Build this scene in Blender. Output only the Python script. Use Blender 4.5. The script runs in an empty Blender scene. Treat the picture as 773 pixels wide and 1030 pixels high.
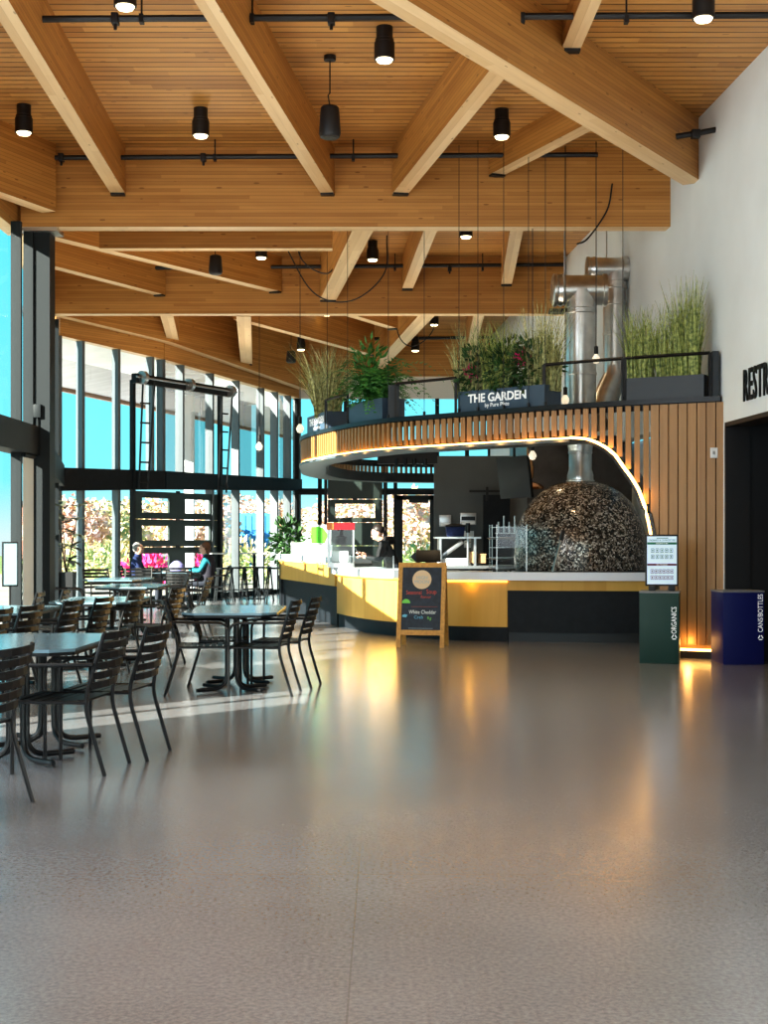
import bpy, bmesh, math, random
from mathutils import Vector, Matrix, Euler
R = random.Random(7)
PI = math.pi
C = bpy.context.scene.collection
F, HOR, CX, EYE = 1400.0, 540.0, 386.5, 1.43      # picture geometry measured on the 773x1030 photograph
def gp(px, py, z=0.0):                            # point at height z seen at a pixel
    Y = (EYE - z) * F / (py - HOR)
    return Vector(((px - CX) * Y / F, Y, z))
def zat(py, Y): return EYE + (HOR - py) * Y / F
def xat(px, Y): return (px - CX) * Y / F
def wallx(Y): return 4.939 - 0.0612 * Y           # the right wall runs slightly inward

# ------------------------------------------------------------------ materials
def _nodes(m):
    m.use_nodes = True
    return m.node_tree.nodes, m.node_tree.links, m.node_tree.nodes['Principled BSDF']
def mat(name, col, rough=.5, metal=0., noise=None, emit=None, es=0., bump=None, spec=.5, alpha=1.):
    m = bpy.data.materials.new(name); N, L, b = _nodes(m)
    b.inputs['Base Color'].default_value = (*col, 1)
    b.inputs['Roughness'].default_value = rough; b.inputs['Metallic'].default_value = metal
    b.inputs['Specular IOR Level'].default_value = spec; b.inputs['Alpha'].default_value = alpha
    if emit:
        b.inputs['Emission Color'].default_value = (*emit, 1); b.inputs['Emission Strength'].default_value = es
    if noise or bump:
        tc = N.new('ShaderNodeTexCoord'); n = N.new('ShaderNodeTexNoise')
        sc, amt = noise or bump
        n.inputs['Scale'].default_value = sc; n.inputs['Detail'].default_value = 4
        L.new(tc.outputs['Object'], n.inputs['Vector'])
        if noise:
            r = N.new('ShaderNodeValToRGB')
            r.color_ramp.elements[0].position = .3; r.color_ramp.elements[1].position = .7
            r.color_ramp.elements[0].color = (*[c * (1 - amt) for c in col], 1)
            r.color_ramp.elements[1].color = (*[min(1, c * (1 + amt)) for c in col], 1)
            L.new(n.outputs['Fac'], r.inputs['Fac']); L.new(r.outputs['Color'], b.inputs['Base Color'])
        if bump:
            bp = N.new('ShaderNodeBump'); bp.inputs['Strength'].default_value = bump[1]; bp.inputs['Distance'].default_value = .01
            L.new(n.outputs['Fac'], bp.inputs['Height']); L.new(bp.outputs['Normal'], b.inputs['Normal'])
    return m
def mnode(N, L, op, a, b=None):
    n = N.new('ShaderNodeMath'); n.operation = op
    for i, v in enumerate((a, b)):
        if v is None: continue
        if isinstance(v, (int, float)): n.inputs[i].default_value = v
        else: L.new(v, n.inputs[i])
    return n.outputs[0]
def wood(name, c0, c1, pitch=.045, axis='Z', grain=(1.2, 14, 14), line=.25, lw=.08, rough=.45, knots=True):
    """laminated or planked timber: boards stacked along `axis`, grain along object X"""
    m = bpy.data.materials.new(name); N, L, b = _nodes(m)
    tc = N.new('ShaderNodeTexCoord'); sp = N.new('ShaderNodeSeparateXYZ'); L.new(tc.outputs['Object'], sp.inputs[0])
    v = mnode(N, L, 'DIVIDE', sp.outputs[axis], pitch)
    fl = mnode(N, L, 'FLOOR', v); fr = mnode(N, L, 'FRACT', v)
    # board pieces along the length
    wn = N.new('ShaderNodeTexWhiteNoise'); wn.noise_dimensions = '1D'; L.new(fl, wn.inputs['W'])
    xo = mnode(N, L, 'FLOOR', mnode(N, L, 'ADD', mnode(N, L, 'DIVIDE', sp.outputs['X'], 2.7), mnode(N, L, 'MULTIPLY', wn.outputs['Value'], 9.)))
    wn2 = N.new('ShaderNodeTexWhiteNoise'); wn2.noise_dimensions = '2D'
    cb = N.new('ShaderNodeCombineXYZ'); L.new(fl, cb.inputs[0]); L.new(xo, cb.inputs[1]); L.new(cb.outputs[0], wn2.inputs['Vector'])
    mp = N.new('ShaderNodeMapping'); mp.inputs['Scale'].default_value = grain; L.new(tc.outputs['Object'], mp.inputs[0])
    ns = N.new('ShaderNodeTexNoise'); ns.inputs['Scale'].default_value = 1.; ns.inputs['Detail'].default_value = 5; ns.inputs['Distortion'].default_value = .6
    L.new(mp.outputs[0], ns.inputs['Vector'])
    f = mnode(N, L, 'ADD', mnode(N, L, 'MULTIPLY', wn2.outputs['Value'], .45), mnode(N, L, 'MULTIPLY', ns.outputs['Fac'], .6))
    r = N.new('ShaderNodeValToRGB'); r.color_ramp.elements[0].position = .2; r.color_ramp.elements[1].position = .85
    r.color_ramp.elements[0].color = (*c0, 1); r.color_ramp.elements[1].color = (*c1, 1); L.new(f, r.inputs['Fac'])
    col = r.outputs['Color']
    ln = mnode(N, L, 'LESS_THAN', fr, lw)
    mx = N.new('ShaderNodeMix'); mx.data_type = 'RGBA'; mx.inputs['B'].default_value = (c0[0] * .25, c0[1] * .2, c0[2] * .15, 1)
    L.new(mnode(N, L, 'MULTIPLY', ln, line), mx.inputs['Factor']); L.new(col, mx.inputs['A']); col = mx.outputs['Result']
    if knots:
        vo = N.new('ShaderNodeTexVoronoi'); vo.inputs['Scale'].default_value = 1.
        m2 = N.new('ShaderNodeMapping'); m2.inputs['Scale'].default_value = (2.6, 9, 9); L.new(tc.outputs['Object'], m2.inputs[0]); L.new(m2.outputs[0], vo.inputs['Vector'])
        k = mnode(N, L, 'LESS_THAN', vo.outputs['Distance'], .10)
        m3 = N.new('ShaderNodeMix'); m3.data_type = 'RGBA'; m3.inputs['B'].default_value = (c0[0] * .35, c0[1] * .25, c0[2] * .2, 1)
        L.new(mnode(N, L, 'MULTIPLY', k, .6), m3.inputs['Factor']); L.new(col, m3.inputs['A']); col = m3.outputs['Result']
    L.new(col, b.inputs['Base Color']); b.inputs['Roughness'].default_value = rough
    return m
def glassmat(name, tint=(.93, .98, .98), refl=.5, rough=.02):
    m = bpy.data.materials.new(name); N, L, b = _nodes(m); N.remove(b)
    out = N['Material Output']; t = N.new('ShaderNodeBsdfTransparent'); t.inputs[0].default_value = (*tint, 1)
    g = N.new('ShaderNodeBsdfGlossy'); g.inputs['Roughness'].default_value = rough
    fr = N.new('ShaderNodeFresnel'); fr.inputs['IOR'].default_value = 1.45
    mx = N.new('ShaderNodeMixShader'); L.new(mnode(N, L, 'MULTIPLY', fr.outputs[0], refl), mx.inputs[0])
    L.new(t.outputs[0], mx.inputs[1]); L.new(g.outputs[0], mx.inputs[2]); L.new(mx.outputs[0], out.inputs['Surface'])
    return m
def floormat():
    m = bpy.data.materials.new('floor_terrazzo'); N, L, b = _nodes(m)
    tc = N.new('ShaderNodeTexCoord'); sp = N.new('ShaderNodeSeparateXYZ'); L.new(tc.outputs['Object'], sp.inputs[0])
    n1 = N.new('ShaderNodeTexNoise'); n1.inputs['Scale'].default_value = 55; n1.inputs['Detail'].default_value = 3; L.new(tc.outputs['Object'], n1.inputs['Vector'])
    n2 = N.new('ShaderNodeTexNoise'); n2.inputs['Scale'].default_value = 1.1; n2.inputs['Detail'].default_value = 3; L.new(tc.outputs['Object'], n2.inputs['Vector'])
    r = N.new('ShaderNodeValToRGB'); e = r.color_ramp.elements
    e[0].position = .32; e[1].position = .68; e[0].color = (.163, .161, .170, 1); e[1].color = (.292, .288, .302, 1)
    L.new(mnode(N, L, 'ADD', mnode(N, L, 'MULTIPLY', n1.outputs['Fac'], .7), mnode(N, L, 'MULTIPLY', n2.outputs['Fac'], .3)), r.inputs['Fac'])
    vo = N.new('ShaderNodeTexVoronoi'); vo.inputs['Scale'].default_value = 90; L.new(tc.outputs['Object'], vo.inputs['Vector'])
    sx = mnode(N, L, 'LESS_THAN', mnode(N, L, 'ABSOLUTE', mnode(N, L, 'SUBTRACT', mnode(N, L, 'FRACT', mnode(N, L, 'DIVIDE', mnode(N, L, 'ADD', sp.outputs['X'], 1.18), 2.14)), .5)), .0016)
    sy = mnode(N, L, 'LESS_THAN', mnode(N, L, 'ABSOLUTE', mnode(N, L, 'SUBTRACT', mnode(N, L, 'FRACT', mnode(N, L, 'DIVIDE', mnode(N, L, 'ADD', sp.outputs['Y'], 3.1), 18.)), .5)), .0002)
    s = mnode(N, L, 'MAXIMUM', sx, sy)
    mx = N.new('ShaderNodeMix'); mx.data_type = 'RGBA'; mx.inputs['B'].default_value = (.13, .12, .11, 1)
    L.new(mnode(N, L, 'MULTIPLY', s, .45), mx.inputs['Factor']); L.new(r.outputs['Color'], mx.inputs['A'])
    m2 = N.new('ShaderNodeMix'); m2.data_type = 'RGBA'; m2.inputs['B'].default_value = (.40, .37, .35, 1)
    L.new(mnode(N, L, 'MULTIPLY', mnode(N, L, 'LESS_THAN', vo.outputs['Distance'], .22), .35), m2.inputs['Factor']); L.new(mx.outputs['Result'], m2.inputs['A'])
    L.new(m2.outputs['Result'], b.inputs['Base Color'])
    b.inputs['Roughness'].default_value = .27; b.inputs['Specular IOR Level'].default_value = .9
    b.inputs['Coat Weight'].default_value = .6; b.inputs['Coat Roughness'].default_value = .17
    bp = N.new('ShaderNodeBump'); bp.inputs['Strength'].default_value = .14; bp.inputs['Distance'].default_value = .004
    n3 = N.new('ShaderNodeTexNoise'); n3.inputs['Scale'].default_value = 28; n3.inputs['Detail'].default_value = 3; L.new(tc.outputs['Object'], n3.inputs['Vector'])
    L.new(n3.outputs['Fac'], bp.inputs['Height']); L.new(bp.outputs['Normal'], b.inputs['Normal']); L.new(bp.outputs['Normal'], b.inputs['Coat Normal'])
    return m
def mosaicmat():
    m = bpy.data.materials.new('dome_mosaic'); N, L, b = _nodes(m)
    tc = N.new('ShaderNodeTexCoord'); vo = N.new('ShaderNodeTexVoronoi'); vo.inputs['Scale'].default_value = 44; L.new(tc.outputs['Object'], vo.inputs['Vector'])
    v2 = N.new('ShaderNodeTexVoronoi'); v2.feature = 'DISTANCE_TO_EDGE'; v2.inputs['Scale'].default_value = 44; L.new(tc.outputs['Object'], v2.inputs['Vector'])
    r = N.new('ShaderNodeValToRGB'); e = r.color_ramp.elements
    e[0].position = .0; e[0].color = (.008, .007, .006, 1); e[1].position = 1.; e[1].color = (.78, .70, .62, 1)
    for p, c in ((.28, (.045, .035, .028, 1)), (.50, (.16, .12, .09, 1)), (.74, (.42, .35, .29, 1))):
        k = e.new(p); k.color = c
    sc = N.new('ShaderNodeSeparateColor'); L.new(vo.outputs['Color'], sc.inputs[0]); L.new(sc.outputs[0], r.inputs['Fac'])
    mx = N.new('ShaderNodeMix'); mx.data_type = 'RGBA'; mx.inputs['B'].default_value = (.02, .018, .016, 1)
    L.new(mnode(N, L, 'LESS_THAN', v2.outputs['Distance'], .05), mx.inputs['Factor']); L.new(r.outputs['Color'], mx.inputs['A'])
    L.new(mx.outputs['Result'], b.inputs['Base Color']); b.inputs['Roughness'].default_value = .22; b.inputs['Metallic'].default_value = .35
    bp = N.new('ShaderNodeBump'); bp.inputs['Strength'].default_value = .5; bp.inputs['Distance'].default_value = .01
    L.new(sc.outputs[1], bp.inputs['Height']); L.new(bp.outputs['Normal'], b.inputs['Normal'])
    return m
def leafmat(name, c0, c1, sc=6, trans=.25):
    m = mat(name, c0, .5); N, L, b = _nodes(m)
    tc = N.new('ShaderNodeTexCoord'); n = N.new('ShaderNodeTexNoise'); n.inputs['Scale'].default_value = sc; n.inputs['Detail'].default_value = 3
    r = N.new('ShaderNodeValToRGB'); r.color_ramp.elements[0].position = .35; r.color_ramp.elements[1].position = .65
    r.color_ramp.elements[0].color = (*c0, 1); r.color_ramp.elements[1].color = (*c1, 1)
    L.new(tc.outputs['Object'], n.inputs['Vector']); L.new(n.outputs['Fac'], r.inputs['Fac']); L.new(r.outputs['Color'], b.inputs['Base Color'])
    if trans: b.inputs['Subsurface Weight'].default_value = 0.
    return m

M = {}
M['floor'] = floormat()
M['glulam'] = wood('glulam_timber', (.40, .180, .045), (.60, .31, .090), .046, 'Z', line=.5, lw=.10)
M['soffit'] = wood('glulam_soffit', (.62, .42, .22), (.78, .58, .35), .11, 'Y', line=.1)  # paler bottom lamina face, with light bounced off the floor put into its colour
M['plank'] = wood('ceiling_planks', (.37, .17, .045), (.64, .345, .105), .15, 'Y', grain=(1.5, 10, 10), line=1., lw=.15)
M['oak'] = wood('oak_panel', (.62, .33, .055), (.75, .45, .10), .30, 'X', grain=(8, 8, 1.), line=.0, knots=False)
M['oak'].node_tree.nodes['Principled BSDF'].inputs['Roughness'].default_value = .5
M['slat'] = wood('slat_timber', (.29, .150, .050), (.46, .255, .095), .5, 'X', grain=(18, 18, 1.5), line=0, knots=False)
M['frame_wood'] = mat('sign_timber', (.52, .27, .06), .5, noise=(30, .2))
M['white_wall'] = mat('white_plaster', (.74, .81, .86), .8, noise=(1.5, .03))
M['dark_metal'] = mat('dark_metal', (.012, .014, .017), .38, .3)
M['dark_panel'] = mat('dark_panel', (.016, .019, .024), .5, noise=(9, .15), spec=.22)
M['bronze'] = mat('facade_metal', (.018, .022, .025), .5, .1, spec=.22)
M['grey_metal'] = mat('mullion_grey', (.13, .15, .165), .4, .2)
M['black'] = mat('black_paint', (.010, .010, .012), .45)
M['chair'] = mat('powder_coat', (.007, .0065, .007), .36, .1, spec=.45)
M['tabletop'] = mat('table_laminate', (.17, .26, .31), .16, noise=(14, .05), spec=.7)
M['glass'] = glassmat('window_glass', (.90, .97, .97))
M['guard'] = glassmat('guard_glass', (.86, .93, .93), 1.2)
M['steel'] = mat('galvanised_steel', (.62, .62, .61), .28, .95, noise=(7, .12))
M['bsteel'] = mat('brushed_steel', (.50, .50, .50), .3, .9)
M['worktop'] = mat('white_worktop', (.86, .88, .95), .25)
M['kgrey'] = mat('kitchen_grey', (.090, .102, .108), .6, noise=(2, .08))
M['brownpanel'] = mat('brown_grey_panel', (.105, .088, .078), .38, .3, noise=(4, .25))
M['mosaic'] = mosaicmat()
M['led'] = mat('led_strip', (1, .8, .45), .5, emit=(1., .52, .13), es=9.)
M['ledu'] = mat('led_under_counter', (1, .7, .3), .5, emit=(1., .45, .05), es=4.)
M['lens'] = mat('lamp_lens', (1, .95, .8), .4, emit=(1., .86, .52), es=5.)
M['bulb'] = mat('bulb_glass', (.9, .9, .85), .15, emit=(1., .85, .6), es=.6)
M['planter'] = mat('planter_charcoal', (.030, .038, .048), .45)
M['blueplanter'] = mat('planter_slate', (.060, .095, .145), .45)
M['lettering'] = mat('white_lettering', (.85, .87, .88), .5, emit=(1, 1, 1), es=.25)
M['green'] = mat('bin_green', (.001, .036, .025), .5)
M['blue'] = mat('bin_blue', (.002, .007, .11), .5)
M['binlid'] = mat('bin_lid', (.22, .22, .23), .4)
M['slate'] = mat('chalkboard', (.018, .028, .048), .6, noise=(20, .3))
M['tan'] = mat('tan_disc', (.66, .50, .33), .6)
M['chalkw'] = mat('chalk_white', (.8, .85, .85), .8)
M['chalkr'] = mat('chalk_red', (.55, .10, .08), .8)
M['chalkg'] = mat('chalk_green', (.20, .60, .12), .8)
M['chalkb'] = mat('chalk_blue', (.15, .45, .65), .8)
M['chalkt'] = mat('chalk_blue_grey', (.32, .42, .50), .8)
M['paper'] = mat('poster_paper', (.62, .74, .85), .4, emit=(.6, .75, .9), es=.35)
M['pgreen'] = mat('poster_green', (.02, .20, .10), .5)
M['pplum'] = mat('poster_plum', (.13, .02, .05), .5)
M['white'] = mat('white_plastic', (.82, .84, .86), .4)
M['cardboard'] = mat('cardboard', (.34, .21, .11), .8)
M['red'] = mat('popcorn_red', (.22, .004, .010), .35)
M['orange'] = mat('popcorn_orange', (.75, .22, .06), .4)
M['lime'] = mat('lime_green', (.10, .62, .03), .4)
M['copper'] = mat('copper', (.75, .36, .16), .22, 1.)
M['skin'] = mat('skin', (.58, .34, .25), .5)
M['hair_dark'] = mat('dark_hair', (.018, .012, .010), .5)
M['hair_grey'] = mat('grey_hair', (.30, .285, .27), .7)
M['hair_brown'] = mat('auburn_hair', (.12, .050, .025), .6)
M['navy'] = mat('navy_sweater', (.012, .026, .10), .8, noise=(40, .2))
M['teal'] = mat('teal_fleece', (.010, .19, .25), .8, noise=(40, .2))
M['vest'] = mat('dark_vest', (.02, .018, .03), .8)
M['hoodie'] = mat('black_hoodie', (.010, .010, .012), .8)
M['jeans'] = mat('dark_trousers', (.02, .025, .04), .8)
M['shoe'] = mat('shoe_rubber', (.02, .02, .02), .6)
M['lavender'] = mat('lavender_cloth', (.22, .21, .46), .7)
M['grass'] = leafmat('dry_green_grass', (.07, .12, .025), (.50, .56, .18), 22)
M['grass2'] = leafmat('straw_grass', (.13, .15, .05), (.66, .66, .32), 22)
M['fern'] = leafmat('fern_green', (.03, .13, .03), (.12, .38, .08), 9)
M['shrub'] = leafmat('shrub_green', (.014, .045, .014), (.05, .13, .035), 9)
M['rubber'] = leafmat('rubber_leaf', (.03, .04, .025), (.16, .17, .12), 5)
M['pink'] = mat('pink_petal', (.70, .04, .22), .6)
M['bark'] = mat('bark', (.10, .065, .045), .9, noise=(12, .3))
M['ground'] = mat('plaza_paving', (.40, .36, .30), .9, noise=(.6, .18))
M['lawn'] = mat('lawn', (.20, .26, .07), .95, noise=(1.5, .3))
M['container'] = mat('blue_container', (.05, .26, .62), .5)
M['offwhite'] = mat('pale_render', (.75, .73, .68), .7)
M['brick'] = mat('brick_red', (.38, .16, .11), .9, noise=(3, .2))
M['canopy'] = mat('canopy_soffit', (.86, .88, .92), .7, noise=(1.2, .08))
M['canopy_grey'] = wood('canopy_grey_boards', (.30, .31, .36), (.44, .45, .50), .14, 'Y', line=.3, knots=False)
M['fascia'] = mat('canopy_fascia', (.26, .14, .085), .7)
M['shade'] = mat('shade_fabric', (.78, .84, .84), .8, bump=(60, .2))
M['signlight'] = mat('lit_sign_face', (.30, .50, .56), .3, emit=(.45, .78, .9), es=.25)
M['doorgreen'] = mat('garage_door_paint', (.035, .050, .045), .35, .2)
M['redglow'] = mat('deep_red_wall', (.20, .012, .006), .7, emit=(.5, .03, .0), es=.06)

# ------------------------------------------------------------------ mesh builder
class MB:
    def __init__(s): s.bm = bmesh.new(); s.mi = 0; s.mats = []
    def use(s, m):
        if m not in s.mats: s.mats.append(m)
        s.mi = s.mats.index(m); return s
    def face(s, vs):
        try: f = s.bm.faces.new(vs); f.material_index = s.mi; f.smooth = True; return f
        except ValueError: return None
    def v(s, p): return s.bm.verts.new(p)
    def poly(s, pts, faces):
        vs = [s.v(p) for p in pts]
        for f in faces: s.face([vs[i] for i in f])
        return s
    def box(s, c, d, rot=None, bevel=0):
        x, y, z = d[0] / 2, d[1] / 2, d[2] / 2
        P = [Vector(p) for p in ((-x, -y, -z), (x, -y, -z), (x, y, -z), (-x, y, -z), (-x, -y, z), (x, -y, z), (x, y, z), (-x, y, z))]
        if rot is not None: P = [rot @ p for p in P]
        vs = [s.v(p + Vector(c)) for p in P]
        fs = [s.face([vs[i] for i in f]) for f in ((3, 2, 1, 0), (4, 5, 6, 7), (0, 1, 5, 4), (1, 2, 6, 5), (2, 3, 7, 6), (3, 0, 4, 7))]
        if bevel:
            es = list({e for f in fs for e in f.edges})
            r = bmesh.ops.bevel(s.bm, geom=es, offset=bevel, segments=2, profile=.6, affect='EDGES', clamp_overlap=True)
            for f in r['faces']: f.material_index = s.mi; f.smooth = True
        return s
    def bx(s, a, b, bevel=0):                      # from min corner to max corner
        a = Vector(a); b = Vector(b); return s.box((a + b) / 2, b - a, None, bevel)
    def bar(s, p, q, w, h, bevel=0):               # box from p to q, w across, h in the vertical plane
        p = Vector(p); q = Vector(q); d = q - p; ln = d.length; x = d.normalized()
        up = Vector((0, 0, 1)) if abs(x.z) < .98 else Vector((0, 1, 0))
        y = up.cross(x).normalized(); z = x.cross(y)
        return s.box((p + q) / 2, (ln, w, h), Matrix((x, y, z)).transposed(), bevel)
    def tube(s, pts, r, n=8, caps=True):
        pts = [Vector(p) for p in pts]; rr = r if isinstance(r, (list, tuple)) else [r] * len(pts)
        rings = []; ref = None
        for i, p in enumerate(pts):
            t = (pts[min(i + 1, len(pts) - 1)] - pts[max(i - 1, 0)]).normalized()
            if ref is None: ref = Vector((0, 0, 1)) if abs(t.z) < .9 else Vector((1, 0, 0))
            u = (ref - t * ref.dot(t)).normalized(); w = t.cross(u); ref = u
            rings.append([s.v(p + (u * math.cos(2 * PI * k / n) + w * math.sin(2 * PI * k / n)) * rr[i]) for k in range(n)])
        for a, b in zip(rings, rings[1:]):
            for k in range(n): s.face([a[k], a[(k + 1) % n], b[(k + 1) % n], b[k]])
        if caps: s.face(rings[0][::-1]); s.face(rings[-1])
        return s
    def lathe(s, prof, c=(0, 0, 0), n=24, sx=1., sy=1., rot=None):
        c = Vector(c); rings = []
        def tr(p): return c + (rot @ p if rot is not None else p)
        for r, z in prof:
            if r < 1e-5: rings.append([s.v(tr(Vector((0, 0, z))))])
            else: rings.append([s.v(tr(Vector((r * sx * math.cos(2 * PI * k / n), r * sy * math.sin(2 * PI * k / n), z)))) for k in range(n)])
        for a, b in zip(rings, rings[1:]):
            for k in range(n):
                k2 = (k + 1) % n
                if len(a) == 1 and len(b) == 1: continue
                if len(a) == 1: s.face([a[0], b[k2], b[k]])
                elif len(b) == 1: s.face([a[k], a[k2], b[0]])
                else: s.face([a[k], a[k2], b[k2], b[k]])
        if len(rings[0]) > 1: s.face(rings[0][::-1])
        if len(rings[-1]) > 1: s.face(rings[-1])
        return s
    def cyl(s, c, r, h, n=20, r2=None): return s.lathe([(r, 0), (r if r2 is None else r2, h)], c, n)
    def ball(s, c, r, n=14, m=9, sq=(1, 1, 1), rot=None):
        c = Vector(c); rings = []
        for j in range(m + 1):
            th = PI * j / m - PI / 2
            if j in (0, m): P = [Vector((0, 0, r * math.sin(th) * sq[2]))]
            else: P = [Vector((r * math.cos(th) * math.cos(2 * PI * k / n) * sq[0], r * math.cos(th) * math.sin(2 * PI * k / n) * sq[1], r * math.sin(th) * sq[2])) for k in range(n)]
            rings.append([s.v(c + (rot @ p if rot is not None else p)) for p in P])
        for a, b in zip(rings, rings[1:]):
            for k in range(n):
                k2 = (k + 1) % n
                if len(a) == 1: s.face([a[0], b[k2], b[k]])
                elif len(b) == 1: s.face([a[k], a[k2], b[0]])
                else: s.face([a[k], a[k2], b[k2], b[k]])
        return s
    def prism(s, pts, z0, z1):                     # vertical extrusion of a plan polygon
        n = len(pts); a = [s.v((p[0], p[1], z0)) for p in pts]; b = [s.v((p[0], p[1], z1)) for p in pts]
        s.face(a[::-1]); s.face(b)
        for i in range(n): j = (i + 1) % n; s.face([a[i], a[j], b[j], b[i]])
        return s
    def strip(s, plan_a, plan_b, za, zb):          # solid band between two plan curves; za, zb numbers or lists
        n = len(plan_a); A = za if isinstance(za, list) else [za] * n; B = zb if isinstance(zb, list) else [zb] * n
        v = [[s.v((p[0], p[1], A[i])) for i, p in enumerate(plan_a)], [s.v((p[0], p[1], A[i])) for i, p in enumerate(plan_b)],
             [s.v((p[0], p[1], B[i])) for i, p in enumerate(plan_b)], [s.v((p[0], p[1], B[i])) for i, p in enumerate(plan_a)]]
        for i in range(n - 1):
            for k in range(4):
                k2 = (k + 1) % 4; s.face([v[k][i], v[k][i + 1], v[k2][i + 1], v[k2][i]])
        s.face([v[k][0] for k in range(4)]); s.face([v[k][-1] for k in (3, 2, 1, 0)])
        return s
    def leafcard(s, p, d, n_, ln, w):              # a broad oval leaf with a folded midrib
        d = d.normalized(); sd = d.cross(n_).normalized(); dn = -Vector((0, 0, 1)) * ln * .12
        m0, m1 = s.v(p), s.v(p + d * ln + dn * 2); c1, c2 = s.v(p + d * ln * .35), s.v(p + d * ln * .7 + dn * .6)
        for q in (-1, 1):
            a, b = s.v(p + d * ln * .3 + sd * q * w * .5 + n_ * w * .12), s.v(p + d * ln * .7 + dn * .6 + sd * q * w * .42 + n_ * w * .12)
            s.face([m0, c1, a]); s.face([a, c1, c2, b]); s.face([b, c2, m1])
        return s
    def quadcard(s, p, d, n_, ln, w):              # a pointed leaf: two triangles folded along d
        d = d.normalized(); sd = d.cross(n_).normalized(); q = p + d * ln * .45; nn = n_ * w * .22
        a, b, c_, e = s.v(p), s.v(q + sd * w / 2 - nn), s.v(p + d * ln), s.v(q - sd * w / 2 - nn)
        s.face([a, b, c_]); s.face([a, c_, e]); return s
    def build(s, name, m=None, parent=None, loc=None, rot=None, sharp=32, recalc=True):
        me = bpy.data.meshes.new(name)
        if recalc: bmesh.ops.recalc_face_normals(s.bm, faces=s.bm.faces)
        if loc is not None or parent is not None and rot is None and s.__dict__.get('world'):
            pass
        s.bm.to_mesh(me); s.bm.free()
        try: me.set_sharp_from_angle(angle=math.radians(sharp))
        except Exception: pass
        for x in ([m] if m is not None and not s.mats else s.mats): me.materials.append(x)
        o = bpy.data.objects.new(name, me); C.objects.link(o)
        if parent is not None: o.parent = parent
        if loc is not None: o.location = loc
        if rot is not None: o.rotation_euler = rot
        return o
def tag(o, label=None, cat=None, group=None, kind=None):
    if label: o['label'] = label
    if cat: o['category'] = cat
    if group: o['group'] = group
    if kind: o['kind'] = kind
    return o
def thing(name, label, cat, loc=(0, 0, 0), rz=0., group=None):
    o = bpy.data.objects.new(name, None); C.objects.link(o); o.empty_display_size = .1
    o.location = loc; o.rotation_euler = (0, 0, rz); return tag(o, label, cat, group)
def struct(o): o['kind'] = 'structure'; return o
def part(mb, name, m, root):                      # parts built in world coordinates, root unrotated
    o = mb.build(name, m, root); L0 = root.location.copy()
    p = root.parent
    while p is not None: L0 += p.location; p = p.parent
    o.data.transform(Matrix.Translation(-L0)); return o
KIDS = {}
def dup(root, loc, rz, label, group=None):
    r = root.copy(); C.objects.link(r); r.location = loc; r.rotation_euler = (0, 0, rz); r['label'] = label
    if group: r['group'] = group
    for ch in root.children:
        c = ch.copy(); C.objects.link(c); c.parent = r
        for g in ch.children:
            d = g.copy(); C.objects.link(d); d.parent = c
    return r
def text(body, size, m, name, parent=None, loc=(0, 0, 0), rot=(PI / 2, 0, 0), ext=.002, sx=1., align='CENTER', bold=0., space=1.):
    cu = bpy.data.curves.new('t', 'FONT'); cu.body = body; cu.size = size; cu.extrude = ext; cu.align_x = align; cu.align_y = 'CENTER'
    cu.offset = bold; cu.space_character = space; cu.resolution_u = 3
    t = bpy.data.objects.new('t', cu); C.objects.link(t)
    dg = bpy.context.evaluated_depsgraph_get(); me = bpy.data.meshes.new_from_object(t.evaluated_get(dg))
    bpy.data.objects.remove(t); bpy.data.curves.remove(cu)
    me.transform(Matrix.Diagonal((sx, 1, 1, 1))); me.name = name; me.materials.clear(); me.materials.append(m)
    o = bpy.data.objects.new(name, me); C.objects.link(o); o.parent = parent; o.location = loc; o.rotation_euler = rot
    return o
def catmull(P, n=12):
    P = [Vector((*p, 0)) if len(p) == 2 else Vector(p) for p in P]; out = []
    Q = [P[0] * 2 - P[1]] + P + [P[-1] * 2 - P[-2]]
    for i in range(1, len(Q) - 2):
        a, b, c, d = Q[i - 1:i + 3]
        for k in range(n):
            t = k / n
            out.append(.5 * ((2 * b) + (c - a) * t + (2 * a - 5 * b + 4 * c - d) * t * t + (3 * b - a - 3 * c + d) * t ** 3))
    out.append(P[-1]); return out
def resample(pts, step):
    out = [pts[0].copy()]; acc = 0.
    for a, b in zip(pts, pts[1:]):
        d = (b - a).length
        while acc + d >= step:
            t = (step - acc) / d; a = a.lerp(b, t); out.append(a.copy()); d = (b - a).length; acc = 0.
        acc += d
    return out
def offset(pts, d):                               # plan offset to the left of travel
    out = []
    for i, p in enumerate(pts):
        t = (pts[min(i + 1, len(pts) - 1)] - pts[max(i - 1, 0)]).normalized()
        out.append(p + Vector((-t.y, t.x, 0)) * d)
    return out

# ------------------------------------------------------------------ camera, world, light
cam = bpy.data.cameras.new('camera'); co = bpy.data.objects.new('camera', cam); C.objects.link(co)
co.location = (0, 0, EYE); co.rotation_euler = (PI / 2, 0, 0)
cam.sensor_fit = 'AUTO'; cam.sensor_width = 36; cam.lens = F / 1030 * 36; cam.shift_y = 25 / 1030; cam.clip_end = 400
bpy.context.scene.camera = co
W = bpy.data.worlds.new('sky'); bpy.context.scene.world = W; W.use_nodes = True
N, L = W.node_tree.nodes, W.node_tree.links; bg = N['Background']
tc = N.new('ShaderNodeTexCoord'); sp = N.new('ShaderNodeSeparateXYZ'); L.new(tc.outputs['Generated'], sp.inputs[0])
rp = N.new('ShaderNodeValToRGB'); e = rp.color_ramp.elements
e[0].position = 0.; e[0].color = (.55, .44, .32, 1); e[1].position = 1.; e[1].color = (.20, .42, .75, 1)
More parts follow.
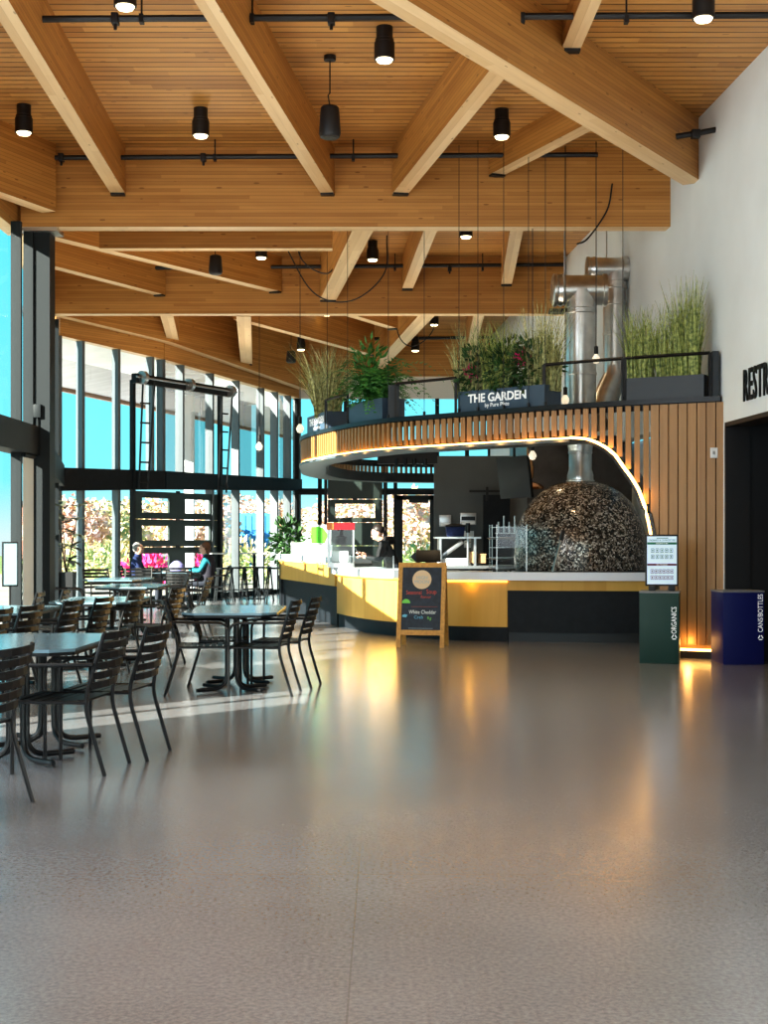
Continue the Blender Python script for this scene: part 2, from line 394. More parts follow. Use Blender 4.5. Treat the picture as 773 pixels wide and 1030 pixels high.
for p, c in ((.47, (.55, .46, .36, 1)), (.50, (.80, .97, 1., 1)), (.52, (.28, .95, 1.1, 1)), (.60, (.17, .90, 1.1, 1))):
    k = e.new(p); k.color = c
L.new(mnode(N, L, 'ADD', mnode(N, L, 'MULTIPLY', sp.outputs['Z'], .5), .5), rp.inputs['Fac']); L.new(rp.outputs['Color'], bg.inputs['Color'])
bg.inputs['Strength'].default_value = 1.0
SUN = Vector((1, 1, -.56)).normalized()
sl = bpy.data.lights.new('sun', 'SUN'); sl.energy = 22; sl.angle = .006; sl.color = (1, .93, .80)
so = bpy.data.objects.new('sun', sl); C.objects.link(so); so.rotation_euler = SUN.to_track_quat('-Z', 'Y').to_euler(); so.location = (-20, -20, 15)
def lamp(kind, loc, e, col=(1, .85, .62), size=.5, rot=(0, 0, 0), spec=0., **kw):
    l = bpy.data.lights.new('lamp', kind); l.energy = e; l.color = col; l.specular_factor = spec
    if kind == 'AREA': l.shape = 'RECTANGLE'; l.size, l.size_y = size
    else: l.shadow_soft_size = size
    for k, v in kw.items(): setattr(l, k, v)
    o = bpy.data.objects.new('lamp', l); C.objects.link(o); o.location = loc; o.rotation_euler = rot; return o
vs = bpy.context.scene.view_settings; vs.view_transform = 'Standard'; vs.look = 'Medium High Contrast'; vs.exposure = 0.; vs.gamma = 1.
# ------------------------------------------------------------------ room shell
ZC = 6.6
XL = -4.75                                        # near window wall
FAC = [Vector((-6.63, 28.2, 0)), Vector((-4.88, 30.4, 0)), Vector((-2.25, 36.0, 0))]
def fpt(px):                                      # point of the far glass wall seen at picture column px
    k = (px - CX) / F
    for a, b in zip(FAC, FAC[1:]):
        d = b - a; t = (k * a.y - a.x) / (d.x - k * d.y)
        if -.02 <= t <= 1.0001: return a + d * t
    return FAC[-1].copy()
mb = MB(); mb.prism([(-5.2, -4), (wallx(-4) + 1.5, -4), (wallx(17) + 1.5, 17), (wallx(36.3) + .6, 36.3), (-2.4, 36.3), (-5.1, 30.6), (-6.9, 28.3), (-5.0, 18.9)], -.12, 0)
floor = struct(mb.build('floor', M['floor']))
mb = MB(); mb.prism([(-5.3, -4), (wallx(-4) + .3, -4), (wallx(36.5) + .3, 36.5), (-2.5, 36.6), (-5.2, 31.), (-7.1, 28.4), (-5.3, 18.6)], ZC, ZC + .2)
struct(mb.build('ceiling', M['plank']))
# right wall with the doorway to the restrooms; the kitchen side is set back behind the oven
def wallseg(mb, y0, y1, z0, z1, off=0., th=.25):
    mb.prism([(wallx(y0) + off, y0), (wallx(y0) + off + th, y0), (wallx(y1) + off + th, y1), (wallx(y1) + off, y1)], z0, z1)
DY0, DY1, DZ = 12.6, 16.10, 2.75
mb = MB(); wallseg(mb, -4, DY0, 0, ZC); wallseg(mb, DY0, DY1, DZ, ZC); wallseg(mb, DY1, 17.6, 0, ZC); wallseg(mb, 17.6, 23, 2.9, ZC); wallseg(mb, 17.6, 23, 0, 2.9, .3); wallseg(mb, 23, 36.4, 0, ZC)
struct(mb.build('wall_right', M['white_wall']))
# dark corridor behind the doorway
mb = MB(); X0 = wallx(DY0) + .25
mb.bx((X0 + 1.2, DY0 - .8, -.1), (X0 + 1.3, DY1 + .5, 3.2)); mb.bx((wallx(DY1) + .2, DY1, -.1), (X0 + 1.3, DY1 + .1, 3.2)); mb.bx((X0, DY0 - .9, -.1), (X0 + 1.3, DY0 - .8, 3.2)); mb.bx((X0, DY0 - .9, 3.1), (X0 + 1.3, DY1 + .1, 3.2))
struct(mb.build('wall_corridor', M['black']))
mb = MB(); mb.prism([(wallx(DY1) - .012, DY1 - .0), (wallx(DY1) + .27, DY1), (wallx(DY1) + .27, DY1 - .05), (wallx(DY1) - .012, DY1 - .05)], 0, DZ)
mb.prism([(wallx(DY1) - .012, DY1), (wallx(DY1) + .27, DY1), (wallx(DY0) + .27, DY0), (wallx(DY0) - .012, DY0)], DZ - .05, DZ)
struct(mb.build('trim_1', M['black']))
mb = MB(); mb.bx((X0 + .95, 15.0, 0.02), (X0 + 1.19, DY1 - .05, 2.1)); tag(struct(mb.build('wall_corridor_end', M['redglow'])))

# ------------------------------------------------------------------ glulam structure
def glulam(p0, p1, zb, zt, w, label, zb2=None, hang=False, name='timber_beam', group=None):
    p0 = Vector((*p0, 0)); p1 = Vector((*p1, 0)); d = p1 - p0; ln = d.length; an = math.atan2(d.y, d.x)
    zb2 = zb if zb2 is None else zb2; h = w / 2; z0 = zb
    mb = MB()
    P = [(0, -h, 0), (ln, -h, zb2 - z0), (ln, h, zb2 - z0), (0, h, 0), (0, -h, zt - z0), (ln, -h, zt - z0), (ln, h, zt - z0), (0, h, zt - z0)]
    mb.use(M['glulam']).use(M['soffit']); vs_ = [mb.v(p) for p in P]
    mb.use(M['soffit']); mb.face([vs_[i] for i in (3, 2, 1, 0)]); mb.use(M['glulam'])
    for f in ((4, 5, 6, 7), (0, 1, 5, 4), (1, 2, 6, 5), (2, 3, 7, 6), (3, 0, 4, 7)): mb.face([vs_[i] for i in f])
    o = mb.build(name, None, None, (p0.x, p0.y, z0), (0, 0, an), recalc=True)
    tag(o, label, 'beam', group)
    if hang:
        b = MB(); b.box((ln - .05, 0, zb2 - z0 - .012), (.10, w * .96, .03)); b.build('steel_hanger', M['black'], o)
    return o
glulam((-4.83, 18.62), (4.02, 18.62), 5.55, ZC, .26, 'wide glulam girder across the hall, landing on the dark steel column')
glulam((-6.2, 25.83), (wallx(25.8), 25.83), 5.55, ZC, .26, 'second cross girder, behind the hanging black speaker and above the curved canopy')
glulam((-2.6, 35.85), (wallx(35.8), 35.85), 5.55, ZC, .26, 'farthest cross girder, low above the ferns at the back glass wall')
glulam((-3.20, 9.6), (-3.53, 18.49), 5.98, ZC, .19, 'straight glulam joist at upper left, over the left pair of downlights', hang=True)
glulam((-1.78, 9.6), (-.745, 18.49), 5.98, ZC, .18, 'slanting glulam joist left of the hanging black speaker', hang=True)
glulam((1.16, 13.45), (.21, 18.49), 5.98, ZC, .21, 'short glulam joist between the big diagonal beam and the first girder', hang=True)
glulam((1.93, 9.6), (1.88, 14.05), 6.33, ZC, .19, 'joist cut by the top right picture edge, ending on the near side of the big diagonal beam', hang=True)
glulam((2.64, 15.75), (1.48, 18.49), 6.23, ZC, .2, 'shallow joist tucked behind the big diagonal beam', hang=True)
glulam((-1.53, 9.0), (3.86, 17.38), 5.84, ZC, .26, 'big diagonal glulam beam running down to the white wall')
glulam((-6.0, 14.6), (-4.42, 18.35), 5.71, ZC, .22, 'glulam beam entering from the left edge beside the steel column')
glulam((-4.98, 9.0), (-4.98, 18.8), 5.5, ZC, .2, 'edge beam over the near windows at the left picture edge')
glulam((-4.18, 20.5), (-.76, 20.5), 5.66, ZC, .2, 'short cross beam hung just behind the first girder', group=None)
glulam((-5.1, 20.95), (-1.98, 25.7), 5.95, ZC, .22, 'long slanting beam behind the column, passing above the small hanging speaker', hang=True)
glulam((-5.7, 22.6), (-4.12, 25.7), 5.89, ZC, .2, 'lower slanting beam at far left between the two girders', hang=True)
glulam((-.30, 19.8), (-1.04, 25.7), 5.79, ZC, .30, 'pale broad joist crossing from first to second girder near the draped cables', hang=True)
glulam((.72, 20.3), (.43, 25.7), 6.0, ZC, .20, 'joist between the girders right of the pale broad one', hang=True)
glulam((1.97, 20.3), (2.26, 25.7), 6.08, ZC, .20, 'joist between the girders nearest the steel ducts', hang=True)
glulam((-4.1, 25.96), (-4.68, 31.0), 5.73, ZC, .25, 'short far joist at left dropping onto the window edge beam', hang=True)
glulam((-2.62, 25.96), (-3.28, 33.2), 5.54, ZC, .27, 'far joist above the garage door dropping onto the window edge beam', hang=True)
glulam((-2.9, 27.6), (-.32, 33.0), 5.74, ZC, .2, 'slanting far beam above the tall dry grass', hang=True)
glulam((-.9, 26.7), (.2, 28.9), 5.75, ZC, .2, 'stub beam under the second girder near the fern', hang=True)
glulam((.95, 25.96), (-.2, 35.7), 5.72, ZC, .32, 'pale diagonal far beam coming down behind the fern', hang=True)
glulam((1.85, 25.96), (2.15, 35.7), 5.9, ZC, .22, 'far joist behind the planted grasses over the white wording')
glulam((-4.95, 18.9), (-6.8, 28.0), 5.55, ZC, .2, 'edge beam added to stop a sun leak over the window return behind the steel column')  # added beam, hidden edge-on, closing a gap that leaked sun onto the girder
# edge beams over the far glass wall: inner deep one and outer one resting on the glazing
EDGE = [(-6.75, 27.4), (-4.72, 30.25), (-2.05, 35.7)]
glulam(EDGE[0], EDGE[1], 5.86, ZC, .22, 'deep inner edge beam following the far window wall, left length', 5.66)
glulam(EDGE[1], EDGE[2], 5.66, ZC, .22, 'deep inner edge beam following the far window wall, right length', 5.20)
GZ = lambda p: 5.5 - .5 * max(0, min(1, (p.x + 6.63) / 4.38))      # top of the far glazing
glulam((FAC[0].x, FAC[0].y), (FAC[1].x, FAC[1].y), GZ(FAC[0]), 6.3, .2, 'outer edge beam sitting on the far glazing, left length', GZ(FAC[1]))
glulam((FAC[1].x, FAC[1].y), (FAC[2].x, FAC[2].y), GZ(FAC[1]), 6.3, .2, 'outer edge beam sitting on the far glazing, right length', GZ(FAC[2]))

# dark steel column with its cap plate and junction box
col = thing('steel_column', 'dark square steel column under the end of the first girder', 'column', (-4.62, 18.75, 0))
part(MB().bx((-4.77, 18.6, 0), (-4.47, 18.9, 5.50)), 'shaft', M['bronze'], col)
part(MB().bx((-4.85, 18.5, 5.50), (-4.35, 18.9, 5.55)), 'cap_plate', M['bsteel'], col)
part(MB().bx((-4.85, 18.45, 0), (-4.39, 18.98, .03)), 'base_plate', M['bronze'], col)
part(MB().bx((-4.68, 18.55, 3.02), (-4.58, 18.6, 3.2), .008).tube([(-4.63, 18.575, 3.02), (-4.63, 18.575, 2.7)], .012, 6), 'junction_box', M['bronze'], col)

# ------------------------------------------------------------------ windows
def glazing(root, a, b, z0, z1, cuts, mw=.07, md=.2, zb=None, mats='grey_metal', ztop=None, beam=(2.4, 2.83), beam2=None, panes=True, skip=(), short=()):
    """glass wall from a to b: mullions at fractions in cuts, spandrel beam, panes above and below"""
    d = (b - a); ln = d.length; u = d.normalized(); an = math.atan2(u.y, u.x); rot = Matrix.Rotation(an, 3, 'Z')
    zt = (lambda t: z1) if ztop is None else (lambda t: ztop(a + d * t))
    for i, t in enumerate(sorted(cuts)):
        p = a + d * t; zl = beam[1] if i in short else z0
        part(MB().box((p.x, p.y, (zl + zt(t)) / 2), (mw, md, zt(t) - zl), rot), 'mullion', M[mats], root)
    if beam:
        bb = beam2 or beam
        n = Vector((-u.y, u.x, 0)); w = .15
        P = [a + n * w, b + n * w, b - n * w, a - n * w]; zz0 = [beam[0], bb[0], bb[0], beam[0]]; zz1 = [beam[1], bb[1], bb[1], beam[1]]
        part(MB().poly([(p.x, p.y, z) for p, z in zip(P, zz0)] + [(p.x, p.y, z) for p, z in zip(P, zz1)], ((3, 2, 1, 0), (4, 5, 6, 7), (0, 1, 5, 4), (1, 2, 6, 5), (2, 3, 7, 6), (3, 0, 4, 7))), 'spandrel', M['dark_panel'], root)
    part(MB().bar((a.x, a.y, z0 + .06), (b.x, b.y, z0 + .06), .16, .12), 'sill', M['bronze'], root)
    ts = sorted(cuts)
    if panes:
        for i, (t0, t1) in enumerate(zip(ts, ts[1:])):
            p, q = a + d * t0, a + d * t1
            if beam:
                f = lambda t, k: (beam[k] * (1 - t) + (beam2 or beam)[k] * t)
                if i not in skip: part(MB().poly([(p.x, p.y, z0 + .12), (q.x, q.y, z0 + .12), (q.x, q.y, f(t1, 0)), (p.x, p.y, f(t0, 0))], ((0, 1, 2, 3),)), 'pane', M['glass'], root)
                part(MB().poly([(p.x, p.y, f(t0, 1)), (q.x, q.y, f(t1, 1)), (q.x, q.y, zt(t1)), (p.x, p.y, zt(t0))], ((0, 1, 2, 3),)), 'pane', M['glass'], root)
            else:
                part(MB().poly([(p.x, p.y, z0 + .12), (q.x, q.y, z0 + .12), (q.x, q.y, zt(t1)), (p.x, p.y, zt(t0))], ((0, 1, 2, 3),)), 'pane', M['glass'], root)
def win(n, loc):
    o = bpy.data.objects.new('window_%d' % n, None); C.objects.link(o); o.location = loc; return struct(o)
# far glass wall in its two straight lengths
w1 = win(1, FAC[0]); a, b = FAC[0], FAC[1]
fr = lambda a, b, px: (fpt(px) - a).length / (b - a).length
SP = lambda p: (2.36 + .06 * (p.x + 6.63), 2.83 + .02 * (p.x + 6.63))
glazing(w1, a, b, 0, 0, [0, fr(a, b, 81), fr(a, b, 117), fr(a, b, 151), 1.], ztop=GZ, beam=SP(a), beam2=SP(b), skip=(2, 3), short=(3, 4))
w2 = win(2, FAC[1]); a, b = FAC[1], FAC[2]
glazing(w2, a, b, 0, 0, [.0, fr(a, b, 181), fr(a, b, 211), fr(a, b, 237), fr(a, b, 262), fr(a, b, 276), fr(a, b, 289), 1], ztop=GZ, beam=SP(a), beam2=SP(b), skip=(0, 1), short=(0, 1))
# return from the steel column out to the far wall
w3 = win(3, (-4.75, 18.9, 0)); a, b = Vector((-4.8, 18.95, 0)), FAC[0]
glazing(w3, a, b, 0, 5.55, [0, .2, .4, .6, .8, 1.], beam=(2.45, 2.88), mats='bronze')
# near window wall and its slim parts (only its last bay is in the picture)
w4 = win(4, (XL, 15, 0)); a, b = Vector((XL, 12.0, 0)), Vector((XL, 18.6, 0))
glazing(w4, a, b, 0, 5.5, [0, .23, .45, .68, .905, 1.], beam=(2.52, 2.9), md=.13, mats='bronze')
mb = MB(); mb.bx((XL - .2, -4, 0), (XL, 7.75, ZC)); mb.bx((XL - .2, 7.75, 2.4), (XL, 9.1, ZC)); mb.bx((XL - .2, 9.1, 0), (XL, 12, ZC))  # unseen solid wall added to block sun; its slot shapes the floor strip
struct(mb.build('wall_left', M['white_wall']))
w5 = win(5, (XL - .1, 8.4, 0)); part(MB().bx((XL - .13, 8.50, 0), (XL - .07, 8.58, 2.4)), 'mullion', M['grey_metal'], w5)
part(MB().poly([(XL - .1, 7.75, 0), (XL - .1, 9.1, 0), (XL - .1, 9.1, 2.4), (XL - .1, 7.75, 2.4)], ((0, 1, 2, 3),)), 'pane', M['glass'], w5)
# back glass wall behind the kiosk
BX1 = wallx(36)
w6 = win(6, (0, 36.0, 0)); a, b = Vector((-2.25, 36.0, 0)), Vector((BX1, 36.0, 0))
tx = lambda px: (xat(px, 36.) + 2.25) / (BX1 + 2.25)
glazing(w6, a, b, 0, 5.0, [0, tx(322), tx(348), tx(388), tx(398), tx(440), tx(470), 1.], mw=.1, mats='bronze', beam=(2.52, 2.68), skip=(1, 2, 4), short=(2,))
mb = MB(); mb.bx((-2.3, 35.9, 5.0), (BX1, 36.1, 5.56)); struct(mb.build('wall_back', M['offwhite']))

# ------------------------------------------------------------------ sectional garage doors standing in the glass walls
def garage(n, p, q, ztop, rows, cols, wz, ww, label, wins=None):
    d = q - p; ln = d.length; u = d.normalized(); an = math.atan2(u.y, u.x)
    o = bpy.data.objects.new('door_%d' % n, None); C.objects.link(o); o.location = (p.x, p.y, 0); o.rotation_euler = (0, 0, an); struct(o)
    hh = ztop / rows
    for r in range(rows):
        mb = MB(); z0 = r * hh; y = -.09; cw = ln / cols
        if wins is not None and r not in wins:
            mb.bx((0, y, z0 + .006), (ln, y + .05, z0 + hh - .006)); mb.build('section', M['doorgreen'], o); continue
        wh = hh * wz; a0 = z0 + (hh - wh) / 2
        mb.bx((0, y, z0 + .006), (ln, y + .05, a0)); mb.bx((0, y, a0 + wh), (ln, y + .05, z0 + hh - .006))
        for c in range(cols + 1):
            x0 = c * cw - cw * (1 - ww) / 2 if c else 0; x1 = c * cw + cw * (1 - ww) / 2 if c < cols else ln
            mb.bx((x0, y, a0), (x1, y + .05, a0 + wh))
        s = mb.build('section', M['doorgreen'], o)
        for c in range(cols):
            x0 = c * cw + cw * (1 - ww) / 2; x1 = (c + 1) * cw - cw * (1 - ww) / 2
            MB().poly([(x0, y + .02, a0), (x1, y + .02, a0), (x1, y + .02, a0 + wh), (x0, y + .02, a0 + wh)], ((0, 1, 2, 3),)).build('pane', M['glass'], s)
        MB().bx((ln / 2 - .06, y - .03, z0 + hh - .03), (ln / 2 + .06, y, z0 + hh + .03)).build('hinge', M['black'], o)
    for x in (-.09, ln + .02):
        MB().bx((x, -.16, 0), (x + .08, -.06, ztop + 2.35)).build('jamb_post', M['black'], o)
    return o, ln
gp0, gp1 = fpt(131), fpt(216)
dn1, ln1 = garage(1, gp0, gp1, 2.42, 4, 2, .52, .62, '')
# lift gear above the first door: ladder-like tracks, shaft with drums and springs
for x in (.12, ln1 - .06):
    mb = MB(); mb.tube([(x - .1, -.22, 2.45), (x - .06, -.3, 4.75)], .022, 6).tube([(x + .1, -.3, 2.45), (x + .18, -.42, 4.75)], .022, 6)
    for k in range(6): z = 2.6 + k * .42; mb.bar((x - .09, -.25, z), (x + .13, -.33, z), .03, .035)
    mb.build('lift_track', M['black'], dn1)
MB().bar((-.25, -.3, 4.78), (ln1 + .25, -.3, 4.78), .12, .20).build('lift_housing', M['dark_metal'], dn1)
mb = MB()
for x in (-.1, ln1 * .5, ln1 + .05): mb.lathe([(.06, -.05), (.14, -.05), (.14, .05), (.06, .05)], (x, -.42, 4.8), 14, rot=Matrix.Rotation(PI / 2, 3, 'Y'))
mb.build('cable_drum', M['bsteel'], dn1)
MB().tube([(-.3, -.42, 4.8), (ln1 + .3, -.42, 4.8)], .022, 8).build('torsion_shaft', M['bsteel'], dn1)
dn2, ln2 = garage(2, Vector((xat(330, 35.9), 35.9, 0)), Vector((xat(385, 35.9), 35.9, 0)), 3.0, 5, 1, .60, .72, '', (3,))
# glass exit door in the back wall
o = struct(bpy.data.objects.new('door_3', None)); C.objects.link(o); X0, X1 = xat(399, 35.8), xat(439, 35.8); o.location = (X0, 35.8, 0)
w_ = X1 - X0
mb = MB(); mb.bx((0, -.05, 0), (.16, .05, 2.5)); mb.bx((w_ - .16, -.05, 0), (w_, .05, 2.5)); mb.bx((0, -.05, 2.38), (w_, .05, 2.5)); mb.bx((0, -.05, 0), (w_, .05, .25)); mb.build('door_frame', M['bronze'], o)
MB().poly([(.16, 0, .25), (w_ - .16, 0, .25), (w_ - .16, 0, 2.38), (.16, 0, 2.38)], ((0, 1, 2, 3),)).build('pane', M['glass'], o)
MB().tube([(.22, -.06, .9), (.22, -.12, .9), (.22, -.12, 1.4), (.22, -.06, 1.4)], .015, 6).build('door_handle', M['bsteel'], o)
MB().bx((w_ - .7, -.1, 2.3), (w_ - .2, -.05, 2.38)).build('door_closer', M['black'], o)
# ladder rails and lift gear glimpsed beside the column
ld = thing('lift_track_ladder', 'narrow black ladder-like lift track just left of the steel column', 'track', (-4.93, 19.5, 0))
for dy in (0, .42): part(MB().tube([(-4.98 - dy * .22, 19.3 + dy, .1), (-4.98 - dy * .22, 19.3 + dy, 5.2)], .03, 6), 'rail', M['black'], ld)
for k in range(11): part(MB().bar((-4.98, 19.3, .4 + k * .45), (-5.07, 19.72, .4 + k * .45), .04, .04), 'rung', M['black'], ld)
part(MB().lathe([(.1, -.08), (.17, -.08), (.17, .08), (.1, .08)], (-4.92, 19.4, 4.55), 16, rot=Matrix.Rotation(PI / 2, 3, 'Y')), 'cable_drum', M['black'], ld)
# pale roller shades of the near window bay; upper ones added to block sun
def shade(y0, y1, z0, z1, label):
    t = thing('roller_shade', label, 'blind', (XL + .1, (y0 + y1) / 2, z0), 0, None)
    part(MB().bx((XL + .08, y0, z0), (XL + .09, y1, z1)), 'fabric', M['shade'], t)
    part(MB().tube([(XL + .085, y0, z0), (XL + .085, y1, z0)], .015, 6), 'hem_bar', M['bsteel'], t)
    part(MB().tube([(XL + .085, y0, z1), (XL + .085, y1, z1)], .04, 8), 'roller', M['bronze'], t)
shade(17.98, 18.5, .1, 2.5, 'pale perforated blind in the lowest window at the left picture edge, under the dark beam')
shade(12.05, 15.0, 2.95, 5.4, 'unseen pale roller blind added to block sun, fully lowered over the near upper windows')
shade(15.05, 16.5, 3.75, 5.4, 'unseen pale roller blind added to limit sun, half lowered over the upper window nearer the camera')

t = thing('roller_shade', 'unseen pale blind added to keep sun off the canopy, at the top of the window return behind the steel column', 'blind', (-5.0, 20.2, 4.3)); part(MB().poly([(-4.86, 19.0, 4.1), (-5.35, 21.4, 4.1), (-5.35, 21.4, 5.5), (-4.86, 19.0, 5.5)], ((0, 1, 2, 3),)), 'fabric', M['shade'], t); part(MB().tube([(-4.86, 19.0, 4.1), (-5.35, 21.4, 4.1)], .015, 6), 'hem_bar', M['bsteel'], t)  # added blind, hidden edge-on, shading the canopy slats from the sun
# ------------------------------------------------------------------ black pipes under the ceiling
def pipe(pts, r, label, hang=(), zc=ZC, group=None, fit=()):
    t = thing('sprinkler_pipe', label, 'pipe', pts[0], 0, group)
    part(MB().tube(pts, r, 8), 'pipe_run', M['black'], t)
    for x in hang:
        y = pts[0][1]; z = pts[0][2]
        part(MB().tube([(x, y, z), (x, y, zc)], .01, 5).box((x, y, z), (.04, r * 2.4, r * 2.4)), 'hanger_rod', M['black'], t)
    for x in fit: part(MB().box((x, pts[0][1], pts[0][2]), (.07, r * 3, r * 3), None, .01).tube([(x, pts[0][1], pts[0][2]), (x, pts[0][1], pts[0][2] - .1)], .016, 6), 'sprinkler_head', M['black'], t)
    return t
pipe([(-3.39, 13.2, 6.34), (3.85, 13.2, 6.38)], .034, 'nearest black sprinkler pipe along the top of the picture', (-2.3, -1.25, .5, 2.3), fit=(-2.55, -.5, 1.3))
pipe([(-4.28, 18.1, 6.36), (2.78, 18.1, 6.4)], .034, 'black sprinkler pipe in front of the first girder', (-2.2, -.4, 1.6), fit=(-4.2, -2.35, .62))
pipe([(-5.0, 25.4, 6.33), (3.3, 25.4, 6.4)], .036, 'black sprinkler pipe in front of the second girder', (-3.4, .2, 1.8), fit=(-2.7, 1.2))
pipe([(-1.05, 33.6, 6.2), (2.6, 33.6, 6.25)], .04, 'farthest black sprinkler pipe above the fern', (-.6, .8), fit=(.1,))
t = thing('pipe_elbow', 'short black pipe stub entering the white wall beside the big diagonal beam', 'pipe', (wallx(16.5), 16.5, 6.35))
part(MB().tube([(wallx(16.5) + .02, 16.5, 6.26), (3.72, 16.52, 6.22), (3.47, 16.55, 6.19)], .035, 8).box((3.70, 16.52, 6.21), (.1, .1, .1), None, .01), 'stub', M['black'], t)

# ------------------------------------------------------------------ ceiling lights and speakers
def downlight(px, py, label, zb=6.24, Y=None):
    Y = Y or (zb - EYE) * F / (HOR - py); x = xat(px, Y); z = zat(py, Y)
    t = thing('ceiling_downlight', label, 'ceiling light', (x, Y, z), 0, 'black cylinder downlights')
    MB().lathe([(.088, .03), (.105, .03), (.105, .2), (.095, .205), (.095, .235), (.085, .24), (.085, min(.36, ZC - z))], (0, 0, 0), 20).build('housing', M['black'], t)
    MB().lathe([(0, .0), (.07, .006), (.086, .03), (.088, .045), (0, .045)], (0, 0, 0), 20).build('lens', M['lens'], t)
    if ZC - z > .37: MB().tube([(0, 0, .36), (0, 0, ZC - z)], .012, 6).build('stem', M['black'], t)
    if py < 300: lamp('SPOT', (x, Y, z - .05), 120, (1, .80, .50), .06, (0, 0, 0), spec=.3, spot_size=1.9, spot_blend=.8)
    return t
for px, py, lb in ((126, 10, 'downlight cut by the top picture edge above the left pair of lights'), (24, 136, 'leftmost black cylinder downlight, before the left edge beam'),
                   (202, 139, 'black downlight between the two left joists'), (387, 63, 'black downlight right of the hanging speaker'),
                   (505, 140, 'black downlight above the girder, under the diagonal beam'), (708, 22, 'black downlight at the top right corner'),
                   (469, 240, 'small far downlight just under the first girder'), (375, 263, 'downlight hung beside the pale broad joist'),
                   (263, 261, 'small flat-looking far downlight right of the little speaker'), (329, 318, 'downlight peeping out under the second girder'),
                   (437, 328, 'far downlight at the upper end of the pale diagonal beam')):
    downlight(px, py, lb)
downlight(418, 354, 'farthest hanging downlight above the railing', Y=33.4); downlight(303, 353, 'far spotlight beside the tall dry grass', Y=33.0)
def speaker(px, py0, py1, Y, label, long=True):
    x = xat(px, Y); z1 = zat(py0, Y); z0 = zat(py1, Y); h = z1 - z0
    t = thing('pendant_speaker', label, 'speaker', (x, Y, z0), 0)
    MB().lathe([(.085, 0), (.105, .01), (.118, .05), (.105, h * .75), (.098, h * .95), (.08, h), (0, h)], n=20).build('cabinet', M['black'], t)
    MB().lathe([(0, -.006), (.08, -.004), (.095, .012), (0, .014)], n=20).build('grille', M['dark_metal'], t)
    MB().tube([(0, 0, h), (-.02, 0, h + .12), (0, 0, h + .14), (0, 0, ZC - z0)], .008, 5).build('cable', M['black'], t)
    MB().lathe([(.03, ZC - z0 - .06), (.065, ZC - z0 - .05), (.065, ZC - z0)], n=14).build('ceiling_rose', M['black'], t)
speaker(332, 107, 139, 14.96, 'large black pendant speaker hanging before the first girder')
speaker(217, 257, 276, 23.5, 'small black pendant speaker hanging behind the first girder')
speaker(293, 353, 365, 32.0, 'tiny black speaker hanging left of the far spotlight')
def drape(pts, label):
    o = MB(); o.tube(catmull(pts, 8), .012, 5); q = o.build('draped_cable', M['black']); tag(q, label, 'cable')
drape([(3.02, 18.4, 6.1), (2.95, 18.4, 5.75), (2.7, 18.4, 5.38), (2.55, 18.4, 5.3)], 'black cable looping down the right end of the first girder')
drape([(-1.5, 23, 6.55), (-1.35, 23, 6.0), (-.95, 23, 5.78), (-.75, 23, 6.05), (-.55, 23, 6.5)], 'black cable sagging below the pale broad joist')
drape([(-1.75, 23.4, 6.5), (-1.2, 23.4, 5.55), (-.55, 23.4, 5.4), (.0, 23.4, 5.85), (.05, 23.4, 6.5)], 'lower black cable sagging between pale broad joist and girder')
drape([(1.1, 29, 6.3), (1.0, 29, 5.7), (.6, 29, 5.4), (.3, 29, 5.65), (.25, 29, 6.4)], 'thin cable loop hanging under the second girder')
# ------------------------------------------------------------------ curved slatted canopy of the kiosk
KP = [(3.93, 16.22), (2.915, 16.76), (1.92, 17.5), (.717, 18.62), (.06, 19.25), (-.44, 20.1), (-.92, 21.3), (-1.31, 22.7), (-1.42, 24.6), (-1.46, 26.5), (-1.12, 28.5), (-.35, 29.7), (.7, 30.2), (2.0, 30.3)]
curve = catmull(KP, 16)
RT, RB = 3.07, 2.65                               # ring top and underside
def near_px(p): return CX + p.x * F / p.y
ARCH = [(560, 2.65), (577, 2.65), (585, 2.64), (593, 2.625), (602, 2.58), (612, 2.51), (621, 2.415), (630, 2.255), (637, 2.14), (644, 2.0), (648, 1.87), (651, 1.77), (654, 1.62), (656.5, 1.47), (659, 1.25), (661, .96)]
def arch_z(px):
    if px < ARCH[0][0]: return RB
    for (a, za), (b, zb) in zip(ARCH, ARCH[1:]):
        if a <= px <= b: return za + (zb - za) * (px - a) / (b - a)
    return .13
kroot = thing('slatted_canopy', 'curved timber slat canopy with glowing arched lower edge around the pizza kiosk', 'canopy', (1.2, 18.0, 0))
sl = resample(curve, .112)
rest = MB()
for i, p in enumerate(sl):
    q = sl[min(i + 1, len(sl) - 1)]; t = (q - sl[max(i - 1, 0)]).normalized(); an = math.atan2(t.y, t.x)
    px = near_px(p); far = p.y > 25.2
    zb = arch_z(px) if p.y < 20 and px > 560 else RB
    if px > 661 and p.y < 18: zb = .13
    if px > 726: continue
    w = .098 if px > 655 and p.y < 18 else .066
    rot = Matrix.Rotation(an + (.35 if px < 655 else .06), 3, 'Z')
    if p.y > 18.9: w = .048; rot = Matrix.Rotation(an, 3, 'Z')
    sb = rest if far else MB()
    sb.box((p.x, p.y, (zb + .03 + 3.0) / 2), (w, .05, 3.0 - zb - .03), rot)
    if not far: part(sb, 'wood_slat', M['slat'], kroot)
part(rest, 'far_slats', M['slat'], kroot)['kind'] = 'stuff'
